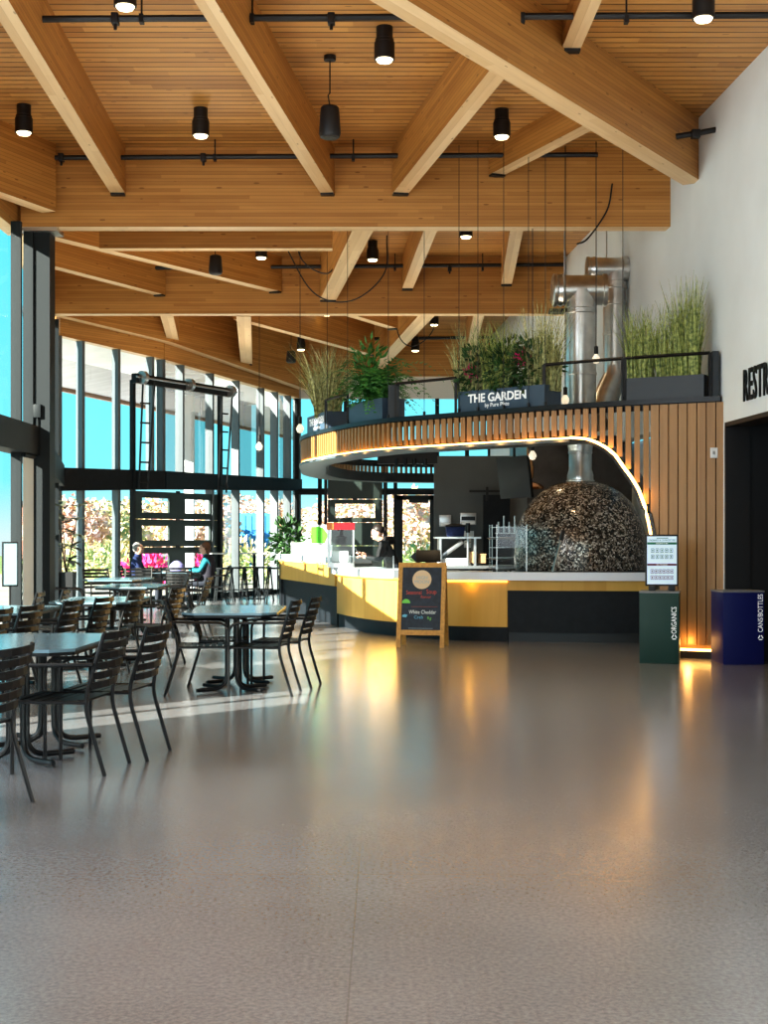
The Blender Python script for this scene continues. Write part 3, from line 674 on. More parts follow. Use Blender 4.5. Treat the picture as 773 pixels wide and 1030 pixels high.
# top rail and lower rim
outer = offset(curve, .045)
part(MB().strip(outer, offset(curve, -.10), 3.01, RT), 'top_rail', M['dark_metal'], kroot)
part(MB().strip(offset(curve, -.03), offset(curve, -.06), 2.94, 3.01), 'slat_fixing_rail', M['black'], kroot)
lowc = [p for p in curve if near_px(p) < 578 or p.y > 20]
part(MB().strip(offset(lowc, .05), offset(lowc, -.42), RB - .05, RB - .012), 'lower_rim', M['grey_metal'], kroot)
part(MB().strip(offset(lowc, -.40), offset(lowc, -.44), RB - .05, RB + .14), 'inner_upstand', M['black'], kroot)
part(MB().strip(offset(lowc, .015), offset(lowc, -.015), RB - .012, RB + .012), 'light_strip', M['led'], kroot)
# the arch: band and light strip following the curve of the opening
def on_curve(px):
    k = (px - CX) / F; best = None
    for a, b in zip(curve, curve[1:]):
        if a.y > 19.5: break
        d = b - a; t = (k * a.y - a.x) / (d.x - k * d.y) if abs(d.x - k * d.y) > 1e-9 else 0
        if -.001 <= t <= 1.001: return a + d * t
    return curve[0]
pts = []; n_ = 40
for k in range(n_ + 1):
    px = 576 + (661 - 576) * (k / n_) ** .8; p = on_curve(px); pts.append((p.x, p.y, arch_z(px)))
A = [Vector(p) for p in pts]
def arch_band(o0, o1, r, d0, d1, m, name):
    # o0/o1 depth behind the slat face; r0..r1 radial offset below the slat ends
    vs_ = []; mb = MB()
    for i, p in enumerate(A):
        t = (A[min(i + 1, len(A) - 1)] - A[max(i - 1, 0)]).normalized(); h = Vector((t.x, t.y, 0)).normalized() if Vector((t.x, t.y, 0)).length > 1e-4 else Vector((1, 0, 0))
        bk = Vector((-h.y, h.x, 0)); bk = bk if bk.y > 0 else -bk; dn = bk.cross(t).normalized(); dn = dn if dn.z * 1 + (-dn.x) * .3 < 0 else -dn
        vs_.append([mb.v(p + bk * o0 + dn * d0), mb.v(p + bk * o1 + dn * d0), mb.v(p + bk * o1 + dn * d1), mb.v(p + bk * o0 + dn * d1)])
    for a, b in zip(vs_, vs_[1:]):
        for k in range(4): k2 = (k + 1) % 4; mb.face([a[k], b[k], b[k2], a[k2]])
    mb.face(vs_[0]); mb.face(vs_[-1][::-1]); return part(mb, name, m, kroot)
arch_band(-.05, .42, 0, .012, .055, M['dark_metal'], 'arch_band')
arch_band(-.065, -.03, 0, -.016, .014, M['led'], 'arch_light_strip')
# the solid slatted end wall that reaches the floor
wl = [p for p in curve if near_px(p) > 664 and p.y < 18]
part(MB().strip(offset(wl, -.09), offset(wl, -.13), .1, 3.0), 'backing_board', M['slat'], kroot)
part(MB().strip(offset(wl, .01), offset(wl, -.12), 0, .085), 'plinth', M['black'], kroot)
part(MB().strip(offset(wl, .02), offset(wl, -.02), .09, .115), 'floor_light_strip', M['led'], kroot)
# light switch plate on the last slat
p = on_curve(717); sw = thing('switch_plate', 'small white switch plate on the slatted wall by the doorway', 'switch', (p.x, p.y - .06, zat(461, p.y)))
MB().bx((-.04, -.012, 0), (.045, .0, .12), .004).build('plate', M['white'], sw); MB().bx((-.012, -.02, .04), (.012, -.012, .08)).build('rocker', M['bsteel'], sw)
for px in (325, 345, 365, 388, 412, 440, 470, 500, 530, 560, 590, 612, 630, 646, 690):
    p = on_curve(px) if px > 392 else min((q for q in curve if q.y < 24), key=lambda q: abs(near_px(q) - px)); lamp('POINT', (p.x, p.y - .12, .2 if px > 660 else arch_z(px) - .02), 2.0 if px > 660 else 1.1, (1, .5, .14), .05)

# ------------------------------------------------------------------ railing frames and planters on the ring
def rp(px): return on_curve(px) if px > 392 else min((p for p in curve if p.y < 24), key=lambda p: abs(near_px(p) - px))
def planter(px0, px1, h, m, name, label, words=None, frame=0., depth=.36, setback=.1):
    p0, p1 = rp(px0), rp(px1); u = (p1 - p0); ln = u.length; u.normalize(); an = math.atan2(u.y, u.x)
    n = Vector((-u.y, u.x, 0)); c = (p0 + p1) / 2 + n * (depth / 2 + .02)
    t = thing('planter_box', label, 'planter', (c.x, c.y, RT), an)
    mb = MB(); th = .025
    mb.bx((-ln / 2, -depth / 2, .0), (ln / 2, -depth / 2 + th, h)).bx((-ln / 2, depth / 2 - th, .0), (ln / 2, depth / 2, h)).bx((-ln / 2, -depth / 2 + th, 0), (-ln / 2 + th, depth / 2 - th, h)).bx((ln / 2 - th, -depth / 2 + th, 0), (ln / 2, depth / 2 - th, h)).bx((-ln / 2 + th, -depth / 2 + th, 0), (ln / 2 - th, depth / 2 - th, .03))
    mb.build('box', m, t)
    MB().bx((-ln / 2 + th, -depth / 2 + th, .03), (ln / 2 - th, depth / 2 - th, h - .04)).build('soil', M['bark'], t)
    if words:
        text(words[0], words[2], M['lettering'], 'wording', t, (words[4], -depth / 2 - .004, h * .60), bold=.004)
        text(words[1], words[3], M['lettering'], 'small_wording', t, (words[4], -depth / 2 - .004, h * .25))
    return t, c, u, n, ln
pl1 = planter(308, 327, .28, M['blueplanter'], '', 'slate planter with pale wording at the left end of the canopy, holding tall dry grass', ('THE GARDEN', 'by Pure Plate', .15, .08, 0.))
pl2 = planter(349, 384, .30, M['blueplanter'], '', 'plain slate planter under the big green fern on the canopy')
pl3 = planter(460, 547, .275, M['blueplanter'], '', 'long dark planter with big white lettering, above the curved slats', ('THE GARDEN', 'by Pure Plate', .155, .075, -.05))
pl4 = planter(630, 708, .27, M['planter'], '', 'black planter of tall green grass at the right end of the canopy', depth=.28)
def rail(pxs, h, label, foot=True):
    P = [rp(x) for x in pxs]; t = thing('canopy_railing', label, 'railing', (P[0].x, P[0].y, RT), 0)
    P = [p + Vector((0, .07, 0)) for p in P]
    part(MB().tube([(p.x, p.y, RT + h) for p in P], .02, 4), 'top_bar', M['black'], t)
    for p in (P[0], P[-1]): part(MB().bx((p.x - .018, p.y - .018, RT), (p.x + .018, p.y + .018, RT + h)), 'post', M['black'], t)
    return t
rail((548, 575, 600, 628), .52, 'thin black railing between the lettered planter and the green grass planter')
rail((398, 415, 430, 445, 459), .47, 'thin black railing between the fern and the lettered planter')
rail((327, 337, 349), .45, 'thin black railing left of the fern, ending behind the dry grass')
rail((630, 660, 690, 716), .52, 'thin black railing running through the tall green grass')
p = rp(722); ep = thing('end_panel', 'upright black end panel of the canopy against the white wall', 'panel', (p.x, p.y, RT)); part(MB().bx((p.x - .05, p.y + .0, RT), (p.x + .02, p.y + .20, RT + .53)), 'sheet', M['planter'], ep)
p = rp(391); ep = thing('end_panel', 'upright black end panel right of the fern on the canopy', 'panel', (p.x, p.y, RT)); part(MB().bx((p.x - .0, p.y + .0, RT), (p.x + .15, p.y + .38, RT + .46)), 'sheet', M['planter'], ep)
# suspension wires of the canopy
for px, lb in ((330, 'above the dry grass'), (349, 'beside the fern, on its left'), (390, 'over the right edge of the fern'), (427, 'left of the lettered planter, midway along its railing'), (462, 'at the left end of the lettered planter'),
               (481, 'over the first letters of the lettered planter'), (507, 'over the middle of the lettered planter'), (532, 'over the last quarter of the lettered planter'), (549, 'at the right end of the lettered planter'), (627, 'just before the green grass planter begins')):
    p = rp(px); t = thing('suspension_wire', 'thin dark wire to the ceiling, ' + lb, 'wire', (p.x, p.y + .01, RT + .001), 0, 'canopy suspension wires')
    MB().tube([(0, 0, 0), (0, 0, ZC - RT)], .0045, 5).build('wire', M['black'], t); MB().cyl((0, 0, 0), .018, .05, 8).build('clamp', M['black'], t)
def pendant(px, py, Y, label, r=.055):
    x, z = xat(px, Y), zat(py, Y)
    t = thing('pendant_bulb', label, 'pendant lamp', (x, Y, z), 0, 'bare bulb pendants')
    MB().lathe([(0, -r * 1.2), (r * .6, -r), (r, -r * .2), (r * .9, r * .3), (r * .45, r * .95), (r * .4, r * 1.2)], n=16).build('bulb', M['bulb'], t)
    MB().lathe([(r * .45, r * 1.1), (r * .5, r * 1.2), (r * .5, r * 2.9), (r * .2, r * 3.1)], n=12).build('socket', M['black'], t)
    MB().tube([(0, 0, r * 3), (0, 0, ZC - z)], .0065, 5).build('cord', M['black'], t)
pendant(600, 361, 18.2, 'bare bulb pendant hanging in front of the steel ducts')
pendant(569, 402, 18.4, 'bare bulb pendant low behind the railing left of the ducts')
pendant(536, 458, 18.6, 'round bulb pendant inside the kiosk left of the oven chimney')
pendant(302, 431, 24.5, 'bare bulb pendant at the left rim of the canopy', .07)
pendant(261, 449, 27.0, 'bare bulb pendant in front of the far glass wall', .07)

# ------------------------------------------------------------------ serving counter
LC = catmull([(-.80, 22.55), (-1.02, 23.3), (-1.34, 24.4), (-1.70, 25.6), (-2.0, 26.6)], 8)
RC = catmull([(-.76, 22.4), (-.52, 21.55), (-.22, 20.75), (.18, 20.05), (.62, 19.5), (1.05, 19.15), (1.68, 18.95)], 8)
RR = [Vector((1.68, 18.95, 0)), Vector((2.4, 18.82, 0)), Vector((3.6, 18.7, 0))]
ct = thing('bar_counter', 'taller left end of the curved kiosk bar, dark base with a high oak band', 'counter', (-1.4, 24.4, 0))
LCr = LC[::-1]                                    # travel left to right so that the inside is to the left
RA = RC
part(MB().strip(offset(LCr, .0), offset(LCr, .07), .63, 1.0), 'oak_band', M['oak'], ct)
part(MB().strip(offset(LCr, .04), offset(LCr, .1), .0, .63), 'dark_base', M['dark_panel'], ct)
part(MB().strip(offset(LCr, -.06), offset(LCr, .62), 1.0, 1.10), 'worktop', M['worktop'], ct)
part(MB().strip(offset(LCr, .58), offset(LCr, .64), .0, 1.0), 'back_panel', M['dark_panel'], ct)
part(MB().strip(LCr[:2], offset(LCr, .6)[:2], .0, 1.0), 'end_panel', M['dark_panel'], ct)
part(MB().strip(offset(LCr, -.015), offset(LCr, .0), .97, .99), 'light_strip', M['ledu'], ct)
ct2 = thing('serving_counter', 'long curved serving counter with white worktop and glowing oak front', 'counter', (.3, 20.2, 0))
part(MB().strip(offset(RA, .0), offset(RA, .06), .20, .835), 'oak_front', M['oak'], ct2)
part(MB().strip(offset(RA, .03), offset(RA, .1), .0, .22), 'dark_base', M['dark_panel'], ct2)
allc = RA[:-1] + RR
part(MB().strip(offset(RR, .0), offset(RR, .06), .70, .835), 'oak_band', M['oak'], ct2)
part(MB().strip(offset(RR, .03), offset(RR, .1), .13, .72), 'dark_front', M['dark_panel'], ct2)
part(MB().strip(offset(RR, .08), offset(RR, .14), .0, .14), 'kick_board', M['black'], ct2)
part(MB().strip(offset(allc, -.10), [p if p.x < 1.55 else q for p, q in zip(offset(allc, .60), offset(allc, .22))], .84, .95), 'worktop', M['worktop'], ct2)
part(MB().strip(offset(RA, -.02), offset(RA, -.002), .81, .832), 'light_strip', M['ledu'], ct2)
part(MB().strip(offset(RA[:-3], .55), offset(RA[:-3], .59), .0, .84), 'back_panel', M['dark_panel'], ct2)
for p in (RA[6], RA[18], RA[30], RA[42]): lamp('POINT', (p.x - .03, p.y - .09, .78), .8, (1, .52, .08), .03)

# ------------------------------------------------------------------ domed pizza oven, its chimney and the ducts
OX, OY, OR = 2.83, 20.05, .955
ov = thing('pizza_oven', 'mosaic tiled dome oven behind the counter under the arch', 'oven', (OX, OY, 0))
prof = [(.93, .96), (.945, 1.15), (.935, 1.36), (.895, 1.56), (.82, 1.76), (.71, 1.93), (.57, 2.07), (.40, 2.175), (.22, 2.225), (.0, 2.24)]
MB().lathe([(r * OR / .945, z) for r, z in prof], n=64).build('dome', M['mosaic'], ov)
MB().lathe([(.95, 0), (.95, .955)], n=48).build('oven_base', M['dark_panel'], ov)
MB().lathe([(.20, 2.2), (.205, 2.24), (.19, 2.25), (.19, 2.32), (.165, 2.40), (.165, 2.62), (.175, 2.63), (.175, 2.66), (.165, 2.67)], n=28).build('flue_collar', M['steel'], ov)
pe = thing('pizza_peel', 'metal pizza peel leaning against the dome oven', 'peel', (xat(556, 18.9), 18.9, .96))
a = Vector((0, 0, .0)); b = Vector((xat(567, 18.95) - xat(556, 18.9), .02, .56))
MB().bar(a, a.lerp(b, .75), .065, .012).build('blade', M['bsteel'], pe); MB().bar(a.lerp(b, .75), b, .05, .05, .01).build('grip', M['black'], pe)
d1 = thing('chimney_duct', 'wide left galvanised duct rising from the oven to a capped tee', 'duct', (2.83, OY, 2.7))
zt = zat(292, OY); r = .225
mb = MB(); mb.lathe([(.17, 2.66), (.19, 2.8), (r, 2.95), (r, zt - .35), (r + .012, zt - .34), (r + .012, zt - .28), (r, zt - .27), (r, zt)], (2.83, OY, 0), 32)
for z in (3.3, 3.75): mb.lathe([(r, z), (r + .012, z + .005), (r + .012, z + .04), (r, z + .045)], (2.83, OY, 0), 32)
part(mb, 'riser', M['steel'], d1)
RY = Matrix.Rotation(PI / 2, 3, 'Y')
part(MB().lathe([(.0, -.42), (.20, -.42), (.235, -.40), (.235, -.36), (.215, -.34), (.235, -.28), (.215, -.26), (.215, .30), (.235, .31), (.235, .36), (0, .36)], (2.84, OY, zt), 30, rot=RY), 'tee', M['steel'], d1)
part(MB().bx((2.38, OY - .12, zt - .33), (2.62, OY + .12, zt - .28)), 'damper_tray', M['black'], d1)
d2 = thing('vent_duct', 'slimmer right galvanised duct with bent lower end, beside the white wall', 'duct', (3.4, 20.9, 3.1))
X2, Y2 = xat(618.5, 20.9), 20.9; z2 = zat(271, Y2); r = .168
mb = MB(); mb.lathe([(r, 3.95), (r, z2 - .3), (r + .02, z2 - .29), (r + .02, z2 - .2), (r, z2 - .19), (r, z2)], (X2, Y2, 0), 28)
for z in (4.05, 4.45, 4.9): mb.lathe([(r, z), (r + .012, z + .005), (r + .012, z + .04), (r, z + .045)], (X2, Y2, 0), 28)
mb.tube([(X2, Y2, 4.0), (X2, Y2 - .01, 3.85), (X2 - .05, Y2 - .04, 3.72), (X2 - .19, Y2 - .3, 3.45), (X2 - .34, Y2 - .55, 3.10)], [r, r, r * 1.08, r * 1.15, r * 1.15], 24)
part(mb, 'riser', M['steel'], d2)
part(MB().lathe([(0, -.40), (.19, -.40), (.19, -.36), (.175, -.35), (.195, -.28), (.175, -.26), (.175, .12), (.195, .13), (.195, .2), (.175, .21), (.175, .24), (.19, .25), (.19, .34), (0, .34)], (X2 - .02, Y2, z2), 28, rot=RY), 'tee', M['steel'], d2)
for t, x, y, z in ((d1, 2.6, OY, zt + .22), (d2, X2 - .12, Y2, z2 + .18)): part(MB().tube([(x, y, z), (x, y, ZC)], .01, 5), 'hanger_rod', M['bsteel'], t)

# ------------------------------------------------------------------ kitchen behind the counter
KY = 24.6
mb = MB(); mb.bx((xat(437, KY), KY, 0), (2.62, KY + .15, 2.86)); struct(mb.build('wall_kitchen', M['kgrey']))
mb = MB(); mb.bx((2.35, 21.6, 0), (3.85, 21.7, 3.0)); mb.bx((2.22, 21.6, 1.35), (2.35, 24.6, 3.0)); struct(mb.build('wall_oven_niche', M['brownpanel']))
bd = thing('barn_door', 'sliding grey barn door on a black rail in the kitchen wall', 'door', (xat(500, KY), KY - .05, 0))
x0, x1 = xat(486, KY), xat(515, KY)
part(MB().bx((x0, KY - .09, .02), (x1, KY - .05, zat(498, KY))), 'leaf', M['dark_panel'], bd)
part(MB().bx((xat(472, KY), KY - .11, zat(495.5, KY)), (xat(518, KY), KY - .06, zat(493, KY))), 'track', M['black'], bd)
part(MB().bx((xat(488.5, KY), KY - .12, zat(504, KY)), (xat(491, KY), KY - .10, zat(490, KY))), 'hanger_strap', M['black'], bd)
lt = thing('lighting_track', 'black lighting truss inside the canopy with small spots', 'track', (.5, 23.5, 2.62))
part(MB().bx((xat(380, 23.5), 23.4, 2.66), (xat(440, 23.5), 23.55, 2.86)), 'bar', M['black'], lt)
for px in (399, 408, 417, 428): part(MB().cyl((xat(px, 23.4), 23.36, 2.62), .03, .12, 10), 'spot_head', M['dark_metal'], lt)
tv = thing('menu_screen', 'black hanging screen seen at an angle left of the oven', 'screen', (xat(518, 20.6), 20.6, 2.0))
R0 = Matrix.Rotation(math.radians(-58), 3, 'Z') @ Matrix.Rotation(math.radians(8), 3, 'X')
MB().box((0, 0, .31), (.75, .05, .62), R0, .008).build('panel', M['black'], tv); MB().tube([(.0, .05, .5), (.0, .1, .95)], .02, 6).build('mount', M['black'], tv)
ch = thing('copper_hood', 'copper dish hanging low left of the oven dome', 'hood', (xat(531, 21.0), 21.0, zat(490, 21)))
MB().lathe([(.24, -.03), (.25, 0), (.20, .05), (.05, .09), (0, .09)], n=28).build('dish', M['copper'], ch); MB().lathe([(.03, .08), (.07, .16), (.08, .3), (.05, .42), (.02, .5)], (.02, 0, 0), n=16).build('ornament', M['copper'], ch); MB().tube([(0, 0, .4), (0, 0, 1.0)], .012, 6).build('stem', M['copper'], ch)
def on_wall(px0, px1, py0, py1, name, label, cat, m, kids=()):
    Y = KY - .003; x0, x1, z0, z1 = xat(px0, Y), xat(px1, Y), zat(py1, Y), zat(py0, Y)
    t = thing(name, label, cat, ((x0 + x1) / 2, Y, z0)); w = x1 - x0; h = z1 - z0
    MB().bx((-w / 2, -.09 if m != 'white' else -.01, 0), (w / 2, 0, h), .006).build('body', M[m], t)
    for kn, km, a, b in kids: MB().bx((-w / 2 + .02, -.1 if m != 'white' else -.016, h * a), (w / 2 - .02, -.09 if m != 'white' else -.01, h * b)).build(kn, M[km], t)
on_wall(442, 454, 518, 530, 'towel_dispenser', 'left steel paper dispenser on the grey kitchen wall', 'dispenser', 'bsteel', (('paper_slot', 'white', .08, .3),))
on_wall(463, 479, 516, 528, 'towel_dispenser', 'right wider steel paper dispenser on the grey kitchen wall', 'dispenser', 'bsteel', (('paper_slot', 'white', .05, .3), ('dark_window', 'dark_metal', .38, .7)))
on_wall(467, 477, 534, 551, 'notice_sheet', 'white notice sheet pinned on the grey kitchen wall', 'notice', 'white', (('print', 'binlid', .3, .34),))
# back bench with a sandwich press, boxes and rack
bt = thing('prep_table', 'steel prep bench against the grey kitchen wall', 'table', (1.35, 23.6, 0))
part(MB().bx((.55, 23.2, .90), (2.2, 24.1, .95)), 'top', M['bsteel'], bt)
for x in (.6, 2.15):
    for y in (23.25, 24.05): part(MB().bx((x - .02, y - .02, 0), (x + .02, y + .02, .9)), 'leg', M['bsteel'], bt)
part(MB().bx((.58, 23.25, .35), (2.17, 24.05, .38)), 'undershelf', M['bsteel'], bt)
for x in (.92, 1.50): part(MB().bx((x, 23.22, .95), (x + .04, 24.0, 1.42)), 'shelf_upright', M['bsteel'], bt)
part(MB().bx((.85, 23.2, 1.40), (1.62, 24.0, 1.43)), 'over_shelf', M['bsteel'], bt)
sp_ = thing('sandwich_press', 'steel sandwich press with raised lid under the kitchen shelf', 'appliance', (1.1, 23.5, .95))
MB().bx((-.2, -.2, 0), (.34, .2, .12), .01).build('base', M['white'], sp_); MB().bar((-.15, 0, .13), (.22, 0, .40), .36, .07, .01).build('lid', M['bsteel'], sp_); MB().tube([(.22, -.2, .42), (.27, -.24, .44), (.27, .05, .44)], .014, 6).build('handle', M['black'], sp_)
tb = thing('storage_tub', 'dark lidded tub on the shelf over the sandwich press', 'tub', (1.20, 23.5, 1.43))
MB().lathe([(.17, 0), (.2, .02), (.22, .16), (.2, .17)], n=4, rot=Matrix.Rotation(PI / 4, 3, 'Z')).build('tub', M['navy'], tb); MB().lathe([(.23, .165), (.24, .19), (.1, .22), (0, .22)], n=4, rot=Matrix.Rotation(PI / 4, 3, 'Z')).build('lid', M['black'], tb)
def crate(px0, px1, py0, py1, Y, d, name, label, cat, m, lid=None):
    x0, x1, z0, z1 = xat(px0, Y), xat(px1, Y), zat(py1, Y), zat(py0, Y); t = thing(name, label, cat, ((x0 + x1) / 2, Y, z0)); w = (x1 - x0); h = z1 - z0
    MB().bx((-w / 2, 0, 0), (w / 2, d, h * .97), .006).build('body', M[m], t)
    MB().bx((-w / 2 - .008, -.008, h * .86), (w / 2 + .008, d + .008, h), .004).build('lid', M[lid or m], t); return t
crate(472, 480, 555, 566.5, 23.3, .2, 'cardboard_box', 'small brown cardboard box, left of two on the steel bench', 'box', 'cardboard')
crate(481, 489, 557, 566.5, 23.3, .2, 'cardboard_box', 'lower brown cardboard box, right of two on the steel bench', 'box', 'cardboard')
bs = thing('steel_canister', 'tall slim steel paddle mixer standing on the bench below the notice', 'mixer', (xat(471, 23.25), 23.25, .95)); MB().cyl((0, 0, 0), .05, .03, 14).build('foot', M['bsteel'], bs); MB().cyl((0, 0, .03), .02, .55, 10).build('shaft', M['bsteel'], bs); MB().cyl((0, 0, .55), .035, .16, 12).build('head', M['black'], bs)
rk = thing('pizza_rack', 'wire tray rack on wheels left of the oven', 'rack', (xat(508, 22), 22.0, 0)); xa, xb = -.22, .20
for x in (xa, xb):
    for y in (-.25, .25): MB().tube([(x, y, .06), (x, y, 1.62)], .008, 6).build('upright', M['bsteel'], rk)
for x in (xa, xb):
    for y in (-.25, .25): MB().ball((x, y, .04), .04, 10, 6).build('caster', M['black'], rk)
for k in range(9):
    z = .3 + k * .16; MB().bar((xa, -.25, z), (xa, .25, z), .02, .012).bar((xb, -.25, z), (xb, .25, z), .02, .012).bar((xa, .25, z), (xb, .25, z), .012, .012).bar((xa, -.25, z), (xb, -.25, z), .008, .008).build('shelf_rails', M['bsteel'], rk)
for z, lb in ((1.38, 'uppermost'), (1.06, 'middle'), (.9, 'lowest')):
    py = thing('pizza_pan', lb + ' round pan sliding out of the wire tray rack', 'pan', (rk.location.x - .03, 21.9, z + .01)); MB().lathe([(.0, 0), (.22, 0), (.27, .025), (.26, .025), (.215, .008), (0, .008)], n=28).build('pan', M['bsteel'], py)
    if z > 1.3: MB().lathe([(0, .01), (.2, .01), (.21, .03), (0, .035)], n=24).build('crust', M['cardboard'], py)
bl = thing('bottle_shelf', 'small steel shelf with rods on the dark niche wall beside the oven', 'shelf', (xat(512, 22.9), 23.2, 1.5))
for k in range(4): MB().cyl((-.14 + k * .09, 0, 0), .018, .18 + .1 * (k % 2), 8).build('rod', M['bsteel'], bl)
MB().bx((-.2, -.05, -.02), (.2, .05, 0)).build('ledge', M['bsteel'], bl)
ps = thing('register_screen', 'black tilted register screen on the counter behind the chalkboard', 'register', (xat(431, 20.4), 20.35, .95))
MB().bx((-.16, -.1, 0), (.16, .12, .03), .008).build('base', M['black'], ps); MB().bar((0, .06, .02), (0, .02, .18), .08, .05).build('neck', M['black'], ps); MB().box((0, .0, .2), (.36, .03, .24), Matrix.Rotation(math.radians(-50), 3, 'X'), .008).build('display', M['black'], ps)
MB().box((-.17, .1, .17), (.16, .02, .1), Matrix.Rotation(.7, 3, 'Y'), .004).build('card_reader', M['dark_metal'], ps)
# clear sneeze guards
def guard(px0, px1, Y0, Y1, z0, z1, label):
    a = Vector((xat(px0, Y0), Y0, 0)); b = Vector((xat(px1, Y1), Y1, 0)); t = thing('sneeze_guard', label, 'glass screen', (a.x, a.y, z0))
    part(MB().poly([(a.x, a.y, z0), (b.x, b.y, z0), (b.x, b.y, z1), (a.x, a.y, z1)], ((0, 1, 2, 3),)), 'pane', M['guard'], t)
    for p in (a, b): part(MB().bx((p.x - .006, p.y - .006, z0), (p.x + .006, p.y + .006, z1 + .02)), 'post', M['bsteel'], t)
guard(500, 530, 19.3, 19.2, .95, 1.58, 'clear glass screen on the counter left of the oven')
guard(352, 396, 21.6, 20.6, .95, 1.13, 'low glass screen on the counter in front of the worker')
# popcorn machine
pc = thing('popcorn_machine', 'glass popcorn cabinet with red top on the counter', 'popcorn machine', (-.68, 22.05, .95))
w, d, h = .42, .42, .70
MB().bx((-w / 2, -d / 2, 0), (w / 2, d / 2, .07)).build('base', M['bsteel'], pc)
for x in (-1, 1):
    for y in (-1, 1): MB().bx((x * (w / 2 - .012) - .012, y * (d / 2 - .012) - .012, .07), (x * (w / 2 - .012) + .012, y * (d / 2 - .012) + .012, h - .1)).build('corner_post', M['bsteel'], pc)
mb = MB(); mb.use(M['red']); mb.bx((-w / 2 - .01, -d / 2 - .01, h - .11), (w / 2 + .01, d / 2 + .01, h)); mb.use(M['orange']); mb.bx((-w / 2 - .012, -d / 2 - .016, h - .108), (-w / 2 + .10, -d / 2 - .01, h - .002)); mb.build('top_box', None, pc)
for y in (-d / 2 + .01, d / 2 - .01): MB().poly([(-w / 2, y, .07), (w / 2, y, .07), (w / 2, y, h - .11), (-w / 2, y, h - .11)], ((0, 1, 2, 3),)).build('pane', M['guard'], pc)
MB().lathe([(0, .36), (.07, .36), (.085, .40), (.085, .48), (.03, .5), (.02, h - .1)], n=16).build('kettle', M['dark_metal'], pc)
MB().bx((-.15, -.12, .07), (.12, .1, .26), .03).build('scoop_tray', M['white'], pc)
# goods on the taller bar
gb = crate(313.5, 333, 528, 547.5, 23.7, .3, 'lime_box', 'lime green and white carton on the tall bar', 'carton', 'white', 'white')
gx = gb.location; MB().bx((-.17, -.012, .02), (-.02, -.002, .30)).build('lime_panel', M['lime'], gb); MB().poly([(-.02, -.006, .02), (.06, -.006, .02), (.12, -.006, .16), (.02, -.006, .3), (-.02, -.006, .3)], ((0, 1, 2, 3, 4),)).build('lime_leaf', M['lime'], gb)
crate(293, 317, 546, 557.5, 25.4, .35, 'white_case', 'long low white case at the left on the tall bar', 'case', 'white')
crate(317, 334, 548, 559, 23.85, .3, 'white_case', 'square white case under the lime green carton', 'case', 'white')
# ------------------------------------------------------------------ tables and slatted metal armchairs
def bend(pts, r=.07, n=5):                        # round the corners of a polyline
    P = [Vector(p) for p in pts]; out = [P[0]]
    for a, b, c in zip(P, P[1:], P[2:]):
        d0 = (a - b); d1 = (c - b); k = min(r, d0.length * .45, d1.length * .45); s0 = b + d0.normalized() * k; s1 = b + d1.normalized() * k
        for i in range(n + 1): t = i / n; out.append(s0 * (1 - t) ** 2 + b * 2 * t * (1 - t) + s1 * t * t)
    out.append(P[-1]); return out
def make_chair(label, group):
    t = thing('slatted_armchair', label, 'chair', (0, 0, 0), 0, group); m = M['chair']; w = .235
    mb = MB()                                     # faces +Y
    for k in range(8): y = -.19 + k * .058; mb.box((0, y + .0, .445 - .012 * math.sin(PI * k / 7)), (.45, .046, .012), None)
    for s in (-1, 1): mb.tube([(s * w, -.22, .435), (s * w, .22, .435)], .011, 6)
    mb.build('seat', m, t)
    mb = MB()
    for k in range(6):
        z = .535 + k * .060; y = -.222 - (z - .45) * .30
        P = [(-w, y, 0), (-.12, y - .022, 0), (0, y - .03, 0), (.12, y - .022, 0), (w, y, 0)]
        for a, b in zip(P, P[1:]): mb.bar((a[0], a[1], z), (b[0], b[1], z), .012, .041)
    mb.build('backrest', m, t)
    for s in (-1, 1):
        MB().tube(bend([(s * w, -.335, .0), (s * w, -.205, .43), (s * w, -.335, .86)], .10), .0135, 7).build('leg', m, t)
        MB().tube(bend([(s * (w + .025), .235, 0), (s * (w + .025), .235, .655), (s * (w + .02), -.27, .665)], .10), .0125, 7).build('leg', m, t)
    MB().tube([(-w - .02, .225, .43), (w + .02, .225, .43)], .011, 6).build('front_rail', m, t)
    return t
G_CH = 'dark slatted metal armchairs'
PC = None
def chair(x, y, deg, label, group=G_CH):
    global PC
    if PC is None: PC = make_chair(label, group); PC.location = (x, y, 0); PC.rotation_euler = (0, 0, math.radians(deg)); return PC
    return dup(PC, (x, y, 0), math.radians(deg), label, group)
def make_table(label):
    t = thing('cafe_table', label, 'table', (0, 0, 0), 0, 'rectangular cafe tables'); hw, hl, c = .435, .74, .13
    P = [(-hw + c, -hl), (hw - c, -hl), (hw, -hl + c), (hw, hl - c), (hw - c, hl), (-hw + c, hl), (-hw, hl - c), (-hw, -hl + c)]
    MB().prism(P, .722, .742).build('tabletop', M['tabletop'], t)
    Q = [(x * .985, y * .985) for x, y in P]; MB().prism(Q, .700, .722).build('edge_frame', M['chair'], t)
    for yy in (-.36, .36):
        for sx, sy in ((1, 1), (1, -1), (-1, 1), (-1, -1)):
            a = Vector((sx * .045, yy + sy * .045, 0)); d = Vector((sx * .25, sy * .20, 0))
            MB().tube(bend([a + Vector((0, 0, .7)), a + Vector((0, 0, .03)), a + d + Vector((0, 0, .03))], .17, 7), .018, 8).build('leg', M['chair'], t)
        MB().box((0, yy, .69), (.5, .12, .02)).build('top_plate', M['chair'], t)
    return t
PT = None
def table(x, y, deg, label):
    global PT
    if PT is None: PT = make_table(label); PT.location = (x, y, 0); PT.rotation_euler = (0, 0, math.radians(deg)); return PT
    return dup(PT, (x, y, 0), math.radians(deg), label, 'rectangular cafe tables')
